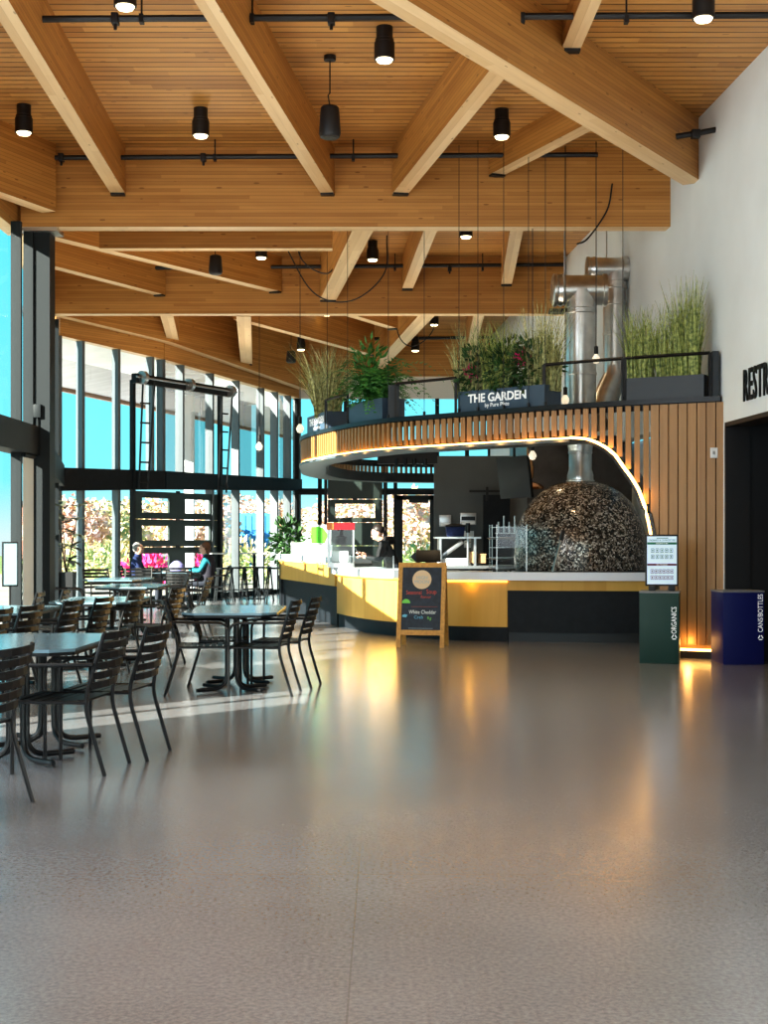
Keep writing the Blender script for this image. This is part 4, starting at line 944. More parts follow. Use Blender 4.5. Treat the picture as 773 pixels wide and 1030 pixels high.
table(-2.32, 9.22, -2, 'nearest cafe table at the left picture edge, its blue-grey top catching light')
table(-1.41, 13.28, 0, 'free-standing cafe table in front of the kiosk bar with two chairs each side')
table(-3.66, 13.25, 0, 'cafe table at the left picture edge, second from the front')
table(-3.12, 15.35, 0, 'cafe table with bright blue-lit top just behind the front row of chairs')
table(-3.55, 19.75, 0, 'bright far cafe table in the middle of the left seating')
table(-4.32, 22.9, 0, 'farther bright cafe table towards the window wall')
table(-4.13, 27.75, 0, 'cafe table with the seated man and woman by the garage door')
LCH = 90; RCH = -90                               # +90 faces -X (left), -90 faces +X (right)
chair(-1.97, 8.60, 82, 'armchair at the near table, front one of the pair on its right side')
chair(-1.80, 9.14, 81, 'armchair at the near table, rear one of the pair on its right side')
chair(-2.26, 7.32, 82, 'nearest armchair, cut off by the left picture edge')
chair(-1.13, 12.70, 84, 'armchair right of the free-standing table, the nearer of two')
chair(-.98, 13.34, 82, 'armchair right of the free-standing table, the farther of two')
chair(-1.66, 12.74, -84, 'armchair left of the free-standing table, the nearer of two')
chair(-1.56, 13.52, -84, 'armchair left of the free-standing table, the farther of two')
chair(-3.38, 11.10, 82, 'armchair half cut by the left edge behind the nearest table')
chair(-3.28, 11.72, 82, 'armchair at the left edge, seen over the back of the near table')
chair(-3.14, 12.66, 82, 'armchair seen behind the near table, left of two matching backs')
chair(-2.98, 13.25, 82, 'armchair seen behind the near table, right of two matching backs')
chair(-2.98, 15.0, 80, 'armchair right of the blue-lit table, the nearer of two')
chair(-2.62, 15.55, 80, 'armchair right of the blue-lit table, the farther of two')
chair(-3.90, 14.42, 95, 'armchair at far left under the lit sign stand, the left one')
chair(-3.80, 15.15, 95, 'armchair at far left under the lit sign stand, the right one')
chair(-2.82, 19.85, 88, 'lone armchair with raised arm between the free-standing table and the woman')
chair(-3.38, 21.6, 100, 'sunlit armchair between the two far bright tables')
chair(-4.72, 20.7, -80, 'sunlit armchair tilted beside the far bright table, on its left')
chair(-5.0, 24.6, -150, 'armchair behind the farther bright table, the left one')
chair(-4.42, 24.9, -175, 'pale sunlit armchair behind the farther bright table, the right one')
chair(-4.42, 26.35, 2, 'dark armchair with its back to us at the couple\'s table, left one')
chair(-3.83, 26.35, -2, 'dark armchair with its back to us at the couple\'s table, right one')
chair(-4.92, 27.7, -88, 'armchair carrying the seated man in navy')
chair(-3.40, 27.6, 92, 'armchair carrying the seated woman in teal')
# bar stools and tall tables by the far windows
def make_stool(label):
    t = thing('bar_stool', label, 'stool', (0, 0, 0), 0, 'metal bar stools'); m = M['bronze']
    MB().box((0, 0, .74), (.33, .33, .035), None, .012).build('seat', m, t)
    for sx in (-1, 1):
        for sy in (-1, 1): MB().bar((sx * .21, sy * .21, 0), (sx * .14, sy * .14, .73), .03, .03).build('leg', m, t)
    for a, b in (((-1, -1), (1, -1)), ((1, -1), (1, 1)), ((1, 1), (-1, 1)), ((-1, 1), (-1, -1))): MB().bar((a[0] * .19, a[1] * .19, .25), (b[0] * .19, b[1] * .19, .25), .02, .02).build('footrest', m, t)
    return t
PS = None
for px, Y, lb in ((226, 30.4, 'metal bar stool nearest the seated woman'), (240, 31.0, 'second metal bar stool from the seated woman, at the first tall table'), (252, 31.4, 'metal bar stool between the two tall tables'), (266, 31.3, 'metal bar stool at the second tall table, right of its post'), (277, 30.6, 'metal bar stool closest to the kiosk bar')):
    x = xat(px, Y)
    if PS is None: PS = make_stool(lb); PS.location = (x, Y, 0)
    else: dup(PS, (x, Y, 0), .1 * (px % 5), lb, 'metal bar stools')
for px, Y, lb in ((214, 31.8, 'white-topped tall table beside the seated woman'), (256, 32.1, 'white-topped tall table in front of the window by the kiosk bar')):
    t = thing('tall_table', lb, 'table', (xat(px, Y), Y, 0), 0, 'tall bar tables'); MB().box((0, 0, 1.05), (.62, .62, .03), None, .008).build('tabletop', M['white'], t); MB().cyl((0, 0, .02), .035, 1.02, 12).build('post', M['bronze'], t); MB().lathe([(.26, 0), (.26, .012), (.05, .03), (0, .03)], n=20).build('base', M['bronze'], t)
# lit sign on its stand
t = thing('lit_sign_stand', 'upright pale lit sign on a thin black stand at the left picture edge', 'sign', (xat(10, 16.3), 16.3, 0), math.radians(28))
z0, z1 = zat(590, 16.3), zat(545, 16.3)
MB().bx((-.09, -.02, z0), (.09, .02, z1), .004).build('frame', M['black'], t); MB().bx((-.075, -.024, z0 + .02), (.075, -.019, z1 - .02)).build('sign_face', M['signlight'], t); MB().tube([(0, 0, .02), (0, 0, z0)], .012, 6).build('pole', M['black'], t); MB().lathe([(.14, 0), (.14, .012), (.02, .03), (0, .03)], n=18).build('foot', M['black'], t)

# ------------------------------------------------------------------ chalkboard A-frame
t = thing('chalkboard_sign', 'wooden A-frame chalkboard standing on the floor before the counter', 'sign', (.475, 18.0, 0), math.radians(-10))
hw, ht, th = .285, 1.09, math.atan2(.10, 1.09)
def leaf(y0, y1, face):
    A0 = lambda x, k: Vector((x * (1 - .12 * k * 0) , y0 + (y1 - y0) * k, ht * k))
    def board(x0, x1, k0, k1, thick, nm, m, off=0.):
        mb = MB(); n = Vector((0, -ht, (y1 - y0))).normalized() * face
        c = [A0(x0, k0), A0(x1, k0), A0(x1, k1), A0(x0, k1)]
        P = [p + n * (off - thick / 2) for p in c] + [p + n * (off + thick / 2) for p in c]
        mb.poly(P, ((3, 2, 1, 0), (4, 5, 6, 7), (0, 1, 5, 4), (1, 2, 6, 5), (2, 3, 7, 6), (3, 0, 4, 7))); return mb.build(nm, m, t)
    for s in (-1, 1): board(s * hw - .028, s * hw + .028, 0, 1, .03, 'leg', M['frame_wood'])
    board(-hw + .028, hw - .028, .945, 1, .03, 'top_bar', M['frame_wood']); board(-hw + .028, hw - .028, .145, .205, .03, 'bottom_bar', M['frame_wood'])
    board(-hw + .028, hw - .028, .205, .945, .012, 'slate', M['slate'])
    return A0
leaf(-.06, .17, 1); leaf(.40, .19, -1)
for x in (-hw, hw): MB().tube([(x, .03, .45), (x, .30, .45)], .006, 5).build('side_stay', M['black'], t)
tilt = math.atan2(.23, ht)
def onboard(x, k): return Vector((x, -.06 + .23 * k - .011, ht * k + .002))
rb = (PI / 2 - tilt, 0, 0)
rm = Matrix.Rotation(PI / 2 - tilt, 3, 'X')
def flat(pts, x, k, m, nm):
    o = MB().poly([(p[0], p[1], 0) for p in pts], (tuple(range(len(pts))),)).build(nm, M[m], t); o.location = onboard(x, k); o.rotation_euler = rb; return o
circ = lambda rx, ry, n=28, a0=0., a1=2 * PI: [(rx * math.cos(a0 + (a1 - a0) * i / n), ry * math.sin(a0 + (a1 - a0) * i / n)) for i in range(n + (0 if a1 - a0 > 6.2 else 1))]
flat(circ(.125, .125), -.0, .80, 'tan', 'round_emblem')
def btext(s, sz, x, k, m, ext=.0005, sx=1.): text(s, sz, M[m], 'chalk_writing', t, onboard(x, k) + Vector((0, -.003, 0)), rb, ext, sx)
btext('HIGH', .062, 0, .822, 'chalkt'); btext('MOON', .062, 0, .772, 'chalkt')
btext('Seasonal', .075, -.1, .645, 'chalkr', sx=.8); btext('Soup', .085, .13, .655, 'chalkr', sx=.8); btext('flavour', .05, .06, .595, 'chalkr')
flat([(p[0], p[1]) for p in circ(.055, .055, 14, 0, PI)], -.20, .52, 'chalkg', 'chalk_drawing')
btext('White Cheddar', .070, .02, .415, 'chalkw', sx=.8); btext('Crab', .06, -.03, .355, 'chalkb'); btext('Rg', .055, .11, .345, 'chalkg')
flat([(-.03, -.012), (.02, -.02), (.04, .015), (.0, .022), (-.03, .01)], -.215, .37, 'chalkb', 'chalk_drawing')
flat([(-.16, -.0025), (.16, -.0025), (.16, .0025), (-.16, .0025)], .0, .225, 'chalkt', 'chalk_line'); flat([(-.15, -.0015), (.19, -.0015), (.19, .0015), (-.15, .0015)], .02, .48, 'chalkr', 'chalk_line')

# ------------------------------------------------------------------ recycling bins and the sorting poster
def binbox(x, y, deg, w, d, h, m, label, words, wx, tz, tl):
    t = thing('recycling_bin', label, 'bin', (x, y, 0), math.radians(deg))
    MB().bx((0, 0, .0), (w, d, h - .02), .006).build('cabinet', M[m], t)
    mb = MB(); mb.bx((-.004, -.004, h - .02), (w + .004, d * .22, h)).bx((-.004, d * .78, h - .02), (w + .004, d + .004, h)).bx((-.004, d * .22, h - .02), (w * .25, d * .78, h)).bx((w * .75, d * .22, h - .02), (w + .004, d * .78, h))
    mb.build('lid', M['binlid'], t); MB().bx((w * .25, d * .22, h - .019), (w * .75, d * .78, h - .012)).build('opening', M['black'], t)
    o = text(words, .082, M['lettering'], 'wording', t, (w * wx, -.004, tz), (PI / 2, -PI / 2, 0), .0015, tl / (.082 * 5.1 if len(words) < 9 else .082 * 7.1))
    tr = .028; cx, cz = w * wx, .30; mb = MB()
    for k in range(3):
        a0 = math.radians(90 + 120 * k + 16); a1 = math.radians(90 + 120 * (k + 1) - 16); p = Vector((cx + math.cos(a0) * tr, -.005, cz + math.sin(a0) * tr)); q = Vector((cx + math.cos(a1) * tr, -.005, cz + math.sin(a1) * tr)); mb.bar(p, q, .003, .010)
    mb.build('recycling_mark', M['lettering'], t)
    return t
binbox(2.893, 15.76, -14, .44, .40, .815, 'green', 'dark green bin lettered ORGANICS at the foot of the slatted wall', 'ORGANICS', .88, .49, .31)
binbox(3.79, 15.545, 6, .475, .40, .828, 'blue', 'dark blue bin lettered CANS/BOTTLES by the restroom doorway', 'CANS/BOTTLES', .91, .575, .44)
t = thing('sorting_poster', 'black framed sorting poster standing on top of the green bin', 'poster', (3.165, 15.85, .816), math.radians(-6))
w, h = .37, .585
MB().bx((-w / 2, -.015, .055), (w / 2, .015, .055 + h), .004).build('frame', M['black'], t)
MB().bx((-w / 2 + .018, -.018, .075), (w / 2 - .018, -.013, .035 + h)).build('sheet', M['paper'], t)
for x in (-.11, .11): MB().bx((x - .035, -.05, 0), (x + .035, .05, .06), .004).build('foot', M['black'], t)
y = -.0195
def pb(x0, x1, z0, z1, m, nm): MB().bx((x0, y, .055 + z0 * h), (x1, y + .002, .055 + z1 * h)).build(nm, M[m], t)
pb(-.165, .165, .805, .850, 'pgreen', 'heading_band'); pb(-.165, .165, .395, .435, 'pplum', 'heading_band'); pb(-.06, .07, .925, .94, 'pgreen', 'fine_print')
text('ORGANICS & COMPOST YES', .030, M['pgreen'], 'wording', t, (0, y, .055 + .888 * h), sx=.78); text('ORGANICS BIN', .02, M['lettering'], 'wording', t, (0, y - .001, .055 + .827 * h)); text('RECYCLABLES', .02, M['lettering'], 'wording', t, (0, y - .001, .055 + .415 * h))
for r, (z, m, n_) in enumerate(((.69, 'pgreen', 5), (.57, 'pgreen', 5), (.285, 'pplum', 6), (.165, 'pplum', 6))):
    for k in range(n_):
        x = (k - (n_ - 1) / 2) * (.052 if n_ == 5 else .044); q = .017
        mb = MB()
        for a, b in (((-q, -q), (q, -q)), ((q, -q), (q, q)), ((q, q), (-q, q)), ((-q, q), (-q, -q))): mb.bar((x + a[0], y, .055 + z * h + a[1] * 1.2), (x + b[0], y, .055 + z * h + b[1] * 1.2), .003, .006)
        if (k + r) % 2: mb.ball((x, y, .055 + z * h), .009, 8, 5, (1, .2, 1))
        else: mb.box((x, y, .055 + z * h), (.014, .003, .016))
        mb.build('item_icon', M[m], t)
# dark raised letters on the white wall
ang = math.atan2(-1, .0612)
ys = wallx(15.43)
t = thing('restroom_sign', 'dark raised RESTROOMS lettering on the white wall over the doorway', 'sign', (wallx(15.43) - .012, 15.43, 2.90))
tx_ = text('RESTROOMS', .50, M['dark_metal'], 'lettering', t, (0, 0, .18), (PI / 2, 0, math.atan2(-1, .0612)), .008, .56, 'LEFT', .004, 1.10)

# ------------------------------------------------------------------ people
def skin(name, V, E, rad, m, root, lv=2):
    me = bpy.data.meshes.new(name); me.from_pydata([Vector(v) for v in V], E, []); o = bpy.data.objects.new(name, me); C.objects.link(o)
    md = o.modifiers.new('s', 'SKIN'); md.use_smooth_shade = True
    for i, r in enumerate(rad):
        d = me.skin_vertices[0].data[i]; d.radius = r if isinstance(r, tuple) else (r, r); d.use_root = i == 0
    sb = o.modifiers.new('d', 'SUBSURF'); sb.levels = sb.render_levels = lv
    dg = bpy.context.evaluated_depsgraph_get(); m2 = bpy.data.meshes.new_from_object(o.evaluated_get(dg)); bpy.data.objects.remove(o); return m2
def person(label, loc, rz, J, cols, hair, hairstyle, group=None, glasses=False):
    """J: joint positions in metres (x across, +y forward, z up); cols: (top, trousers) materials"""
    t = thing('person', label, 'person', loc, rz)
    V, E, Rd = [], [], []
    def add(p, r, par=None):
        V.append(p); Rd.append(r)
        if par is not None: E.append((par, len(V) - 1))
        return len(V) - 1
    pel = add(J['pelvis'], (.155, .125)); wa = add(J['waist'], (.145, .115), pel); che = add(J['chest'], (.165, .125), wa); nk0 = add(J['neck0'], (.075, .07), che)
    nk = add(J['neck'], .055, nk0); hd = Vector(J['head'])
    h1 = add(hd + Vector((0, .012, -.055)), (.070, .084), nk); h2 = add(hd + Vector((0, .0, .02)), (.088, .104), h1); h3 = add(hd + Vector((0, -.012, .085)), (.070, .086), h2)
    hands = []
    for s, sd in ((-1, 'l'), (1, 'r')):
        sh = add(J['sh_' + sd], .062, che); el = add(J['el_' + sd], .045, sh); wr = add(J['wr_' + sd], .030, el)
        d = (Vector(J['wr_' + sd]) - Vector(J['el_' + sd])).normalized(); up = Vector(J.get('palm_' + sd, (0, 0, 1))); sdv = d.cross(up).normalized(); up = sdv.cross(d)
        W_ = Vector(J['wr_' + sd]); pm = add(W_ + d * .055, (.034, .020), wr)
        hands.append((W_, d, sdv, up, s))
        hp = add(J['hip_' + sd], .088, pel); kn = add(J['kn_' + sd], .062, hp); an = add(J['an_' + sd], .042, kn)
        f = Vector(J['an_' + sd]) + Vector((0, .12, -.045)); fm = add(f, (.042, .03), an)
    me = skin('body', V, E, Rd, None, t)
    bm = bmesh.new(); bm.from_mesh(me)
    mb = MB(); mb.bm.free(); mb.bm = bm
    n0 = len(bm.verts)
    for W_, d, sdv, up, s in hands:               # five separate curled fingers rooted in the palm
        base = W_ + d * .075
        for k in range(4):
            o_ = sdv * (-.028 + k * .0187); ln = (.062, .074, .078, .066)[k] if s < 0 else (.066, .078, .074, .062)[k]; p = base + o_
            mb.tube([p - d * .03, p + d * ln * .45, p + d * ln * .78 - up * .018, p + d * ln * .9 - up * .04], [.0095, .009, .008, .006], 6)
        o_ = sdv * (-.036 * s); p = W_ + d * .03 + o_
        mb.tube([p - sdv * (-.012 * s), p + sdv * (-.018 * s) + d * .025 - up * .008, p + sdv * (-.022 * s) + d * .055 - up * .016], [.011, .010, .007], 6)
    # ears, nose, lips and eyes belong to the head
    hr = Matrix.Rotation(J.get('tilt', 0), 3, 'X')
    def hp_(x, y, z): return hd + hr @ Vector((x, y, z))
    mb.lathe([(0, .0), (.013, .004), (.010, .02), (.004, .045), (0, .05)], hp_(0, .094, -.024), 8)
    for s in (-1, 1): mb.ball(hp_(s * .077, -.008, -.004), .028, 8, 6, (.35, .7, 1.1))
    mb.ball(hp_(0, .086, -.058), .02, 8, 5, (1.1, .45, .42))
    bm.faces.ensure_lookup_table()
    zc = Vector(J['neck']).z; mats_ = [M['skin'], M[cols[0]], M[cols[1]], M['shoe']]
    arms = [(Vector(J['sh_' + a]), Vector(J['el_' + a]), Vector(J['wr_' + a])) for a in 'lr']
    def dseg(p, a, b): d = b - a; u = max(0, min(1, (p - a).dot(d) / d.length_squared)); return (p - a - d * u).length, u
    legs = [(Vector(J['hip_' + a]), Vector(J['kn_' + a]), Vector(J['an_' + a])) for a in 'lr']
    for f in bm.faces:
        c = f.calc_center_median(); f.smooth = True; k = 1
        best = dseg(c, Vector(J['pelvis']), Vector(J['chest']))[0] - .1; k = 1
        dn = min(dseg(c, Vector(J['neck']), hd)[0], (c - hd).length - .03)
        cand = [(dseg(c, Vector(J['pelvis']), Vector(J['neck0']))[0] - .12, 1), (dseg(c, Vector(J['neck']), hd + Vector((0, 0, .08)))[0] - .07, 0)]
        for a, b, w_ in arms:
            cand.append((dseg(c, a, b)[0] - .06, 1)); d_, u = dseg(c, b, w_); cand.append((d_ - .04, 1 if u < .97 else 0))
        for a, b, w_ in legs:
            cand.append((dseg(c, a, b)[0] - .08, 2)); d_, u = dseg(c, b, w_); cand.append((d_ - .05, 2 if u < .96 else 3))
            if (c - w_).length < .16 and c.z < w_.z + .01: cand.append((-1, 3))
        if (c - hd).length < .125: cand.append((-2, 0))
        f.material_index = min(cand)[1]
    me.materials.clear()
    for x in mats_: me.materials.append(x)
    bm.to_mesh(me); bm.free()
    me.name = 'body'; o = bpy.data.objects.new('body', me); C.objects.link(o); o.parent = t
    for s in (-1, 1): MB().ball(hp_(s * .031, .083, .006), .0095, 8, 6).build('eye', M['black'], t)
    mb = MB()
    if hairstyle == 'short':
        mb.ball(hp_(0, -.036, .044), .090, 16, 10, (.94, 1.04, .94)); mb.ball(hp_(0, -.062, -.005), .074, 14, 8, (1.12, .85, 1.0))
    elif hairstyle == 'bob':
        mb.ball(hp_(0, -.040, .042), .097, 16, 10, (.95, 1.04, .98)); mb.ball(hp_(0, -.080, -.04), .07, 12, 8, (1.1, .7, 1.2))
    else:
        mb.ball(hp_(0, -.042, .050), .091, 16, 10, (.94, 1.02, .92)); mb.ball(hp_(0, -.13, .01), .042, 10, 8)
    mb.build('hair', M[hair], t)
    if glasses:
        mb = MB()
        for s in (-1, 1): mb.tube([hp_(s * .031 + .021 * math.cos(a * PI / 5), .098, .004 + .017 * math.sin(a * PI / 5)) for a in range(11)], .0022, 5).tube([hp_(s * .052, .098, .008), hp_(s * .077, .0, .008)], .002, 5)
        mb.build('glasses', M['black'], t)
    return t
def seated(lean=0.):
    return dict(pelvis=(0, 0, .53), waist=(0, -.01 + lean * .2, .70), chest=(0, .0 + lean * .6, .90), neck0=(0, .01 + lean * .8, 1.03), neck=(0, .02 + lean * .9, 1.09), head=(0, .045 + lean, 1.20),
                sh_l=(-.185, .0 + lean * .7, .985), sh_r=(.185, .0 + lean * .7, .985), el_l=(-.235, .10 + lean, .76), el_r=(.235, .10 + lean, .76), wr_l=(-.13, .33 + lean, .79), wr_r=(.13, .33 + lean, .79),
                hip_l=(-.095, .05, .53), hip_r=(.095, .05, .53), kn_l=(-.12, .44, .50), kn_r=(.12, .44, .50), an_l=(-.12, .40, .085), an_r=(.12, .42, .085))
person('grey-haired man in navy sweater seated left at the far table', (-4.90, 27.55, 0), math.radians(-90), seated(.0), ('navy', 'jeans'), 'hair_grey', 'short', glasses=True)
jw = seated(.06)
wm = person('auburn-haired woman in teal sleeves and dark vest seated right at the far table', (-3.45, 27.45, 0), math.radians(90), jw, ('teal', 'jeans'), 'hair_brown', 'bob', glasses=True)
MB().lathe([(.135, -.20), (.165, -.1), (.175, .05), (.185, .2), (.15, .30), (.085, .36)], (0, .02, .72), 18, sx=1.08, sy=.80).build('vest', M['vest'], wm)
jk = dict(pelvis=(0, -.05, .92), waist=(0, -.03, 1.06), chest=(0, .06, 1.25), neck0=(0, .13, 1.36), neck=(0, .16, 1.41), head=(0, .21, 1.48), tilt=math.radians(-22),
          sh_l=(-.185, .10, 1.31), sh_r=(.185, .10, 1.31), el_l=(-.24, .19, 1.08), el_r=(.24, .17, 1.06), wr_l=(-.09, .40, 1.12), wr_r=(.09, .40, 1.16), palm_l=(0, -.4, 1), palm_r=(0, -.6, 1),
          hip_l=(-.095, -.04, .90), hip_r=(.095, -.04, .90), kn_l=(-.1, .0, .50), kn_r=(.1, .0, .50), an_l=(-.1, -.05, .085), an_r=(.1, -.05, .085))
wk = person('dark-haired worker in black hoodie behind the counter looking down at a phone', (.10, 21.45, 0), math.radians(98), jk, ('hoodie', 'jeans'), 'hair_dark', 'bun')
mb = MB(); mb.lathe([(.10, -.06), (.125, 0), (.105, .06), (.075, .07)], (0, .035, 1.37), 14, sy=.8); mb.build('hood', M['hoodie'], wk)
fx = Matrix.Rotation(math.radians(98), 3, 'Z') @ Vector((.04, .50, 1.16)); ph = thing('mobile_phone', 'small dark phone held by the worker', 'phone', (fx.x + .10, fx.y + 21.45, fx.z), math.radians(98)); MB().box((0, 0, .03), (.075, .012, .15), Matrix.Rotation(-.5, 3, 'X'), .004).build('phone', M['dark_metal'], ph)
bg_ = thing('cloth_bag', 'lavender rounded bag on the couple\'s table', 'bag', (xat(178, 27.5), 27.5, .742)); MB().lathe([(0, 0), (.12, .0), (.155, .06), (.14, .14), (.07, .20), (.02, .22), (0, .22)], n=18, sy=.7).build('bag', M['lavender'], bg_)
# ------------------------------------------------------------------ planted grasses, ferns and shrubs
def grass(loc, wx, wy, n, h0, h1, spread, m, label, rz=0., group=None, seed=1, dark=.0):
    r = random.Random(seed); t = thing('ornamental_grass', label, 'plant', loc, rz, group); mb = MB()
    for _ in range(n):
        x, y = r.uniform(-wx, wx), r.uniform(-wy, wy); h = r.uniform(h0, h1); a = r.uniform(0, 2 * PI); s = (r.random() ** .7) * spread * h * .8
        dx, dy = math.cos(a) * s + x * .35, math.sin(a) * s * .6; w = r.uniform(.006, .012); side = Vector((math.cos(a + 1.3), math.sin(a + 1.3) * .5, 0)).normalized(); prev = None
        if r.random() < .25: droop = .25
        else: droop = r.uniform(0, .08)
        for k in range(5):
            u = k / 4; p = Vector((x + dx * u ** 1.9, y + dy * u ** 1.9, h * (u - droop * u ** 3))); ww = w * (1 - u * .88)
            a_, b_ = mb.v(p - side * ww), mb.v(p + side * ww)
            if prev: mb.face([prev[0], prev[1], b_, a_])
            prev = (a_, b_)
    mb.build('foliage', M[m], t, recalc=False); return t
def leafy(loc, label, name, R_, zc, n, ln, wd, m, cat='plant', sq=(1, 1, 1), seed=2, stems=6, group=None, flat=.3):
    r = random.Random(seed); t = thing(name, label, cat, loc, 0, group); mb = MB()
    for _ in range(n):
        v = Vector((r.gauss(0, 1), r.gauss(0, 1), r.gauss(0, 1))).normalized(); q = v * R_ * (r.random() ** .45); q = Vector((q.x * sq[0], q.y * sq[1], q.z * sq[2] + zc))
        d = (v + Vector((r.uniform(-.7, .7), r.uniform(-.7, .7), r.uniform(-.6, .8)))).normalized(); nn = Vector((r.uniform(-1, 1), r.uniform(-1, 1), 1)).normalized()
        mb.quadcard(q, d, nn, ln * r.uniform(.6, 1.2), wd * r.uniform(.7, 1.2))
    mb.build('foliage', M[m], t, recalc=False)
    for k in range(stems):
        a = 2 * PI * k / max(1, stems) + r.random(); e = Vector((math.cos(a) * R_ * .5 * sq[0], math.sin(a) * R_ * .5 * sq[1], zc + r.uniform(-.1, .5) * R_ * sq[2]))
        MB().tube([(0, 0, .0), e * .5 + Vector((0, 0, .05)), e], [.012, .009, .004], 5).build('stem', M['bark'], t)
    return t
def fern(loc, label, n, ln, seed=3):
    r = random.Random(seed); t = thing('boston_fern', label, 'plant', loc); mb = MB()
    for k in range(n):
        a = r.uniform(0, 2 * PI); L_ = ln * r.uniform(.6, 1.15); rise = r.uniform(.15, 1.0) * L_; out = Vector((math.cos(a), math.sin(a) * .6, 0)) * L_ * r.uniform(.45, .85); P = []
        for i in range(15):
            u = i / 14; P.append(Vector((0, 0, .05)) + out * u + Vector((0, 0, rise * 1.5 * u - (rise * .9 + .28 * L_) * u ** 2.4)))
        for i in range(1, 15):
            d = (P[i] - P[i - 1]).normalized(); sd = d.cross(Vector((0, 0, 1))); sd = sd.normalized() if sd.length > .01 else Vector((1, 0, 0)); up = sd.cross(d)
            lw = .13 * math.sin(PI * (.12 + .83 * i / 14)) + .02
            for s in (-1, 1): mb.quadcard(P[i], (sd * s + d * .45).normalized(), up, lw, .036)
    mb.build('fronds', M['fern'], t, recalc=False); return t
def inplanter(P, fx_, dz=.2):
    t, c, u, n, ln = P; p = c + u * (fx_ * ln); return (p.x, p.y, RT + dz), math.atan2(u.y, u.x)
(l, a) = inplanter(pl1, 0., .22); grass(l, .20, .14, 520, .6, 1.25, .85, 'grass2', 'tall dry arching grass in the leftmost planter on the canopy', 0, seed=5)
l, a = inplanter(pl2, 0., .25); fern(l, 'large green fern spilling over the plain slate planter', 84, 1.02)
leafy((l[0] - .1, l[1], l[2]), 'upright leafy shrub rising out of the middle of the fern', 'leafy_shrub', .34, .50, 260, .16, .045, 'fern', sq=(.7, .6, 1.25), seed=8)
for k, (f, h, lb) in enumerate(((-.44, 1.0, 'at the left end of'), (-.10, .95, 'in the middle of'), (.40, 1.10, 'at the right end of'))):
    l, a = inplanter(pl3, f, .2); grass(l, .20, .12, 300, .5, h * 1.12, .55, 'grass2' if k != 1 else 'grass', 'straw-coloured grass %s the lettered planter' % lb, a, seed=20 + k)
for k, (f, lb) in enumerate(((-.30, 'left dark leafy shrub in the lettered planter'), (.02, 'middle dark leafy shrub in the lettered planter'), (.30, 'right dark leafy shrub in the lettered planter'))):
    l, a = inplanter(pl3, f, .2); leafy(l, lb, 'leafy_shrub', .33, .34, 460, .12, .05, 'shrub', sq=(1., .6, 1.2), seed=30 + k)
for k, (f, z, lb) in enumerate(((-.46, .38, 'pink flower head at the left corner of the lettered planter'), (.14, .50, 'pink flower head right of centre in the lettered planter'))):
    l, a = inplanter(pl3, f, .2); t = leafy((l[0], l[1] - .16, l[2]), lb, 'pink_flower', .085, z - .05, 60, .07, .03, 'pink', cat='flower', seed=40 + k, stems=0); MB().tube([(0, .1, 0), (0, .05, z * .6), (0, 0, z - .05)], .006, 5).build('stem', M['shrub'], t)
for k, (f, h, n_, lb) in enumerate(((-.36, 1.0, 330, 'leftmost green grass clump in the right planter'), (.02, 1.05, 210, 'thin dark-tipped grass clump in the middle of the right planter'), (.26, 1.32, 400, 'tallest green grass clump by the white wall'))):
    l, a = inplanter(pl4, f, .2); grass(l, .14, .09, n_, .5, h, (.46, .40, .24)[k], 'grass', lb, a, seed=50 + k)
# rubber plant and ficus in pots on the floor
def pot(name, x, y, w, h, m, label):
    t = thing(name, label, 'pot', (x, y, 0)); MB().lathe([(w * .62, 0), (w * .7, .01), (w * .78, h), (w * .72, h), (w * .70, h - .06), (0, h - .06)], n=4, rot=Matrix.Rotation(PI / 4, 3, 'Z')).build('pot', M[m], t); return t
px_ = xat(66.5, 26.6); pot('plant_pot', px_, 26.6, .30, .76, 'black', 'tall black square plant pot right of the steel column')
r = random.Random(4); t = thing('rubber_plant', 'rubber plant with big dull leaves beside the steel column', 'plant', (px_, 26.6, .70)); mb = MB()
for s in range(3):
    a0 = s * 2.1; P = [Vector((math.cos(a0) * .05 * k, math.sin(a0) * .05 * k, .26 * k)) for k in range(6)]; MB().tube(P, [.016, .015, .013, .011, .009, .006], 6).build('stem', M['bark'], t)
    for k in range(1, 6):
        for j in range(3):
            a = r.uniform(0, 2 * PI); d = Vector((math.cos(a), math.sin(a), r.uniform(-.2, .8))).normalized(); mb.leafcard(P[k], d, (Vector((0, 0, 1)) - d * d.z).normalized(), r.uniform(.28, .40), .15)
mb.build('foliage', M['rubber'], t, recalc=False)
x = xat(29, 20.5); pot('plant_pot', x, 20.5, .18, .5, 'black', 'small black pot glimpsed left of the steel column')
t = leafy((x, 20.5, .46), 'dull leafy plant glimpsed left of the steel column', 'rubber_plant', .30, .40, 60, .2, .08, 'rubber', sq=(.5, .7, 1.3), seed=6, stems=3)
x = xat(289, 30.0); pot('plant_pot', x, 30.0, .32, .6, 'black', 'black pot behind the left end of the kiosk bar')
leafy((x, 30.0, .55), 'glossy green ficus behind the left end of the kiosk bar', 'ficus_plant', .45, .75, 420, .17, .09, 'shrub', sq=(.75, .7, 1.25), seed=9, stems=5)

# ------------------------------------------------------------------ outside the glass
mb = MB(); mb.prism([(-60, 2), (XL - .3, 2), (-5.3, 18.6), (-7.3, 28.2), (-5.4, 31.), (-2.7, 36.8), (60, 36.8), (60, 110), (-60, 110)], -.25, -.12)
g_ = struct(mb.build('ground', M['ground'])); 
mb = MB(); mb.prism([(-40, 58), (40, 58), (60, 110), (-60, 110)], -.13, -.08); struct(mb.build('ground_lawn', M['lawn']))
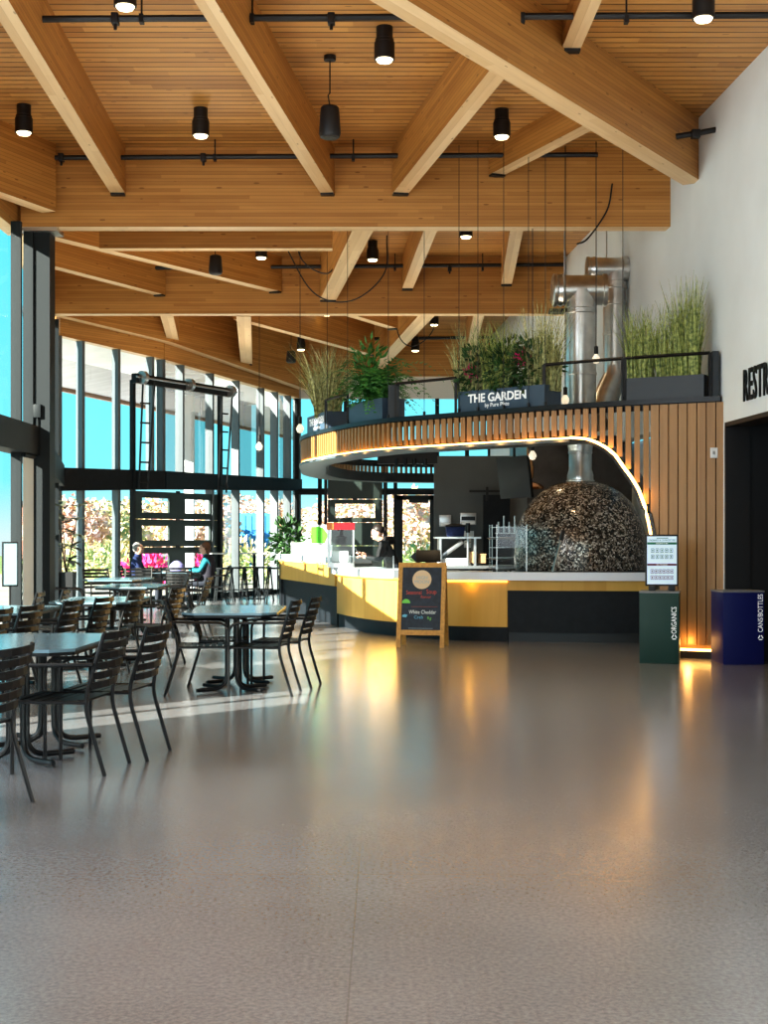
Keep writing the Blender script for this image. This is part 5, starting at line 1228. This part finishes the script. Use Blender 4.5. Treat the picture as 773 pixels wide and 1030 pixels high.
# neighbouring roof overhang seen through the upper panes
cn = thing('outside_roof_overhang', 'pale roof overhang with brown edge seen outside the upper panes', 'roof', (-5.5, 42, 4.9))
I0, I1, E0, E1 = (-7.2, 28.6), (-2.9, 36.9), (-8.35, 33.6), (-3.55, 55.)
def slab(k0, k1, m, nm):
    def P(k, e): a = (I0, I1)[e]; b = (E0, E1)[e]; za = (5.75, 5.55)[e]; zb = (5.15, 5.35)[e]; return (a[0] + (b[0] - a[0]) * k, a[1] + (b[1] - a[1]) * k, za + (zb - za) * k)
    q = [P(k0, 0), P(k0, 1), P(k1, 1), P(k1, 0)]; q += [(x, y, z + .25) for x, y, z in q]
    part(MB().poly(q, ((3, 2, 1, 0), (4, 5, 6, 7), (0, 1, 5, 4), (1, 2, 6, 5), (2, 3, 7, 6), (3, 0, 4, 7))), nm, M[m], cn)
slab(0, .42, 'canopy', 'pale_soffit'); slab(.42, 1., 'canopy_grey', 'boarded_soffit')
part(MB().bar((E0[0], E0[1], 5.22), (E1[0], E1[1], 5.42), .12, .32), 'fascia', M['fascia'], cn)
part(MB().bx((-5.25, 36.5, -.1), (-5.0, 36.75, 5.4)), 'post', M['canopy'], cn)
def tree(x, y, h, rad, cols, label, seed):
    r = random.Random(seed); t = thing('autumn_tree', label, 'tree', (x, y, -.1), 0, 'trees outside the windows')
    MB().tube([(0, 0, 0), (.05, 0, h * .3), (0, 0, h * .6), (.03, 0, h * .85)], [.16, .12, .08, .03], 7).build('trunk', M['bark'], t)
    mb = MB()
    for m in cols: mb.use(m)
    for _ in range(1700):
        v = Vector((r.gauss(0, 1), r.gauss(0, 1), r.gauss(0, 1))).normalized() * (r.random() ** .4); q = Vector((v.x * rad, v.y * rad, h * .62 + v.z * h * .40)); mb.use(cols[0] if r.random() < .7 else cols[-1])
        mb.quadcard(q, Vector((r.uniform(-1, 1), r.uniform(-1, 1), r.uniform(-1, .6))), Vector((r.uniform(-1, 1), r.uniform(-1, 1), .6)).normalized(), .30, .20)
    mb.build('crown', None, t, recalc=False)
LO = [leafmat('leaf_orange', (.66, .36, .20), (.78, .50, .32), 1), leafmat('leaf_gold', (.64, .52, .24), (.80, .68, .38), 1), leafmat('leaf_green', (.26, .34, .12), (.42, .48, .20), 1), leafmat('leaf_pink', (.72, .46, .40), (.84, .62, .55), 1)]
for i, (px, Y, h, rad, c, lb) in enumerate(((66, 58, 3.2, 2.0, (3, 0), 'pink-orange tree outside, seen just right of the steel column'), (92, 63, 3.2, 2.0, (1, 2), 'green-gold tree outside, seen left of the first garage door'), (118, 69, 3.4, 2.2, (1, 3), 'golden tree outside, at the left jamb of the first garage door'),
        (152, 75, 3.6, 2.2, (0, 1), 'orange tree outside, seen in the left column of garage windows'), (196, 60, 3.1, 2.0, (3, 1), 'rosy tree outside, seen in the right column of garage windows'), (236, 80, 3.9, 2.3, (3, 0), 'rosy tree outside, above the blue container'),
        (272, 86, 3.9, 2.4, (0, 3), 'russet tree outside, behind the ficus window'), (352, 66, 3.6, 2.2, (3, 1), 'rosy tree outside, behind the popcorn machine'), (418, 61, 3.6, 2.0, (3, 1), 'rosy golden tree outside, seen through the glass exit door'))):
    tree(xat(px, Y), Y, h, rad, [LO[k] for k in c], lb, 70 + i)
def bush(px, Y, R_, m, lb, seed, name='garden_bush'):
    leafy((xat(px, Y), Y, -.1), lb, name, R_, R_ * .75, 260, .3, .16, m, cat='bush', sq=(1.4, .8, .8), seed=seed, stems=0)
M['gold'] = LO[1]; M['lgreen'] = LO[2]
bush(98, 46, .8, 'lgreen', 'green bush outside left of the first garage door', 90); bush(76, 50, .9, 'gold', 'golden bush outside right of the steel column', 91); bush(118, 54, .9, 'gold', 'golden bush outside at the left jamb of the first garage door', 92)
bush(153, 42, .62, 'pink', 'pink flowering bush in the left low garage window', 93, 'flowering_bush'); bush(192, 44.2, .62, 'pink', 'pink flowering bush in the right low garage window', 94, 'flowering_bush')
bush(243, 50, .9, 'gold', 'golden bush outside below the blue container', 95); bush(262, 46, .7, 'lgreen', 'green bush outside behind the tall tables', 96); bush(228, 53.5, .6, 'lgreen', 'green bush outside by the right jamb of the first garage door', 97)
bush(345, 52, 1.0, 'lgreen', 'green bush outside behind the popcorn machine', 98); bush(420, 50, .8, 'lgreen', 'low green bush outside the glass exit door', 99)
t = thing('shipping_container', 'blue container outside, seen between garage door and ficus', 'container', (xat(243, 63), 63, -.1)); MB().bx((-1.5, 0, 0), (1.5, 2.4, 2.6), .03).build('shell', M['container'], t)
for k in range(10): MB().bx((-1.45 + k * .3, -.04, .1), (-1.33 + k * .3, 0, 2.5)).build('corrugation', M['container'], t)
t = thing('distant_building', 'pale low building outside beyond the blue container', 'building', (xat(282, 97), 97, -.1)); MB().bx((-4, 0, 0), (5, 5, 3.2)).build('wall', M['offwhite'], t); MB().bx((-4.2, -.2, 3.2), (5.2, 5.2, 3.5)).build('roof', M['brick'], t)
t = thing('distant_building', 'brick building outside behind the rosy trees at the far left', 'building', (xat(80, 92), 92, -.1)); MB().bx((-4, 0, 0), (3, 5, 3.6)).build('wall', M['brick'], t); MB().bx((-4.2, -.2, 3.6), (3.2, 5.2, 3.9)).build('roof', M['bronze'], t)

# ------------------------------------------------------------------ added fill lamps without fixtures, standing in for bounced light
for x, y, e in ((-2.6, 8., 135), (2.0, 8., 135), (-2.6, 14.0, 170), (1.4, 14.0, 150), (-2.8, 21.5, 230), (-3.0, 28.5, 240), (.8, 26.5, 190), (1.4, 19.8, 80)):
    lamp('SPOT', (x, y, 2.9 if y > 18 else 2.2), e, (1, .88, .70), .8, (PI, 0, 0), spot_size=2.75, spot_blend=.9)  # added uplights in mid-air, brightening ceiling and beams
lamp('SPOT', (-9., 40, .4), 1500, (1, .97, .92), .6, (PI, 0, 0), spot_size=2.6, spot_blend=.6)  # added outdoor uplight, brightening the underside of the roof overhang
lamp('AREA', (-.3, -5.5, 3.2), 270, (1, .97, .94), (9, 5.5), (PI / 2, 0, 0))  # added broad fill from behind the camera
lamp('AREA', (-4.6, 6., 3.4), 480, (.82, .93, 1), (9, 4.5), (PI / 2, 0, -PI / 2))  # added cool fill, out of view at left, brightening the white wall
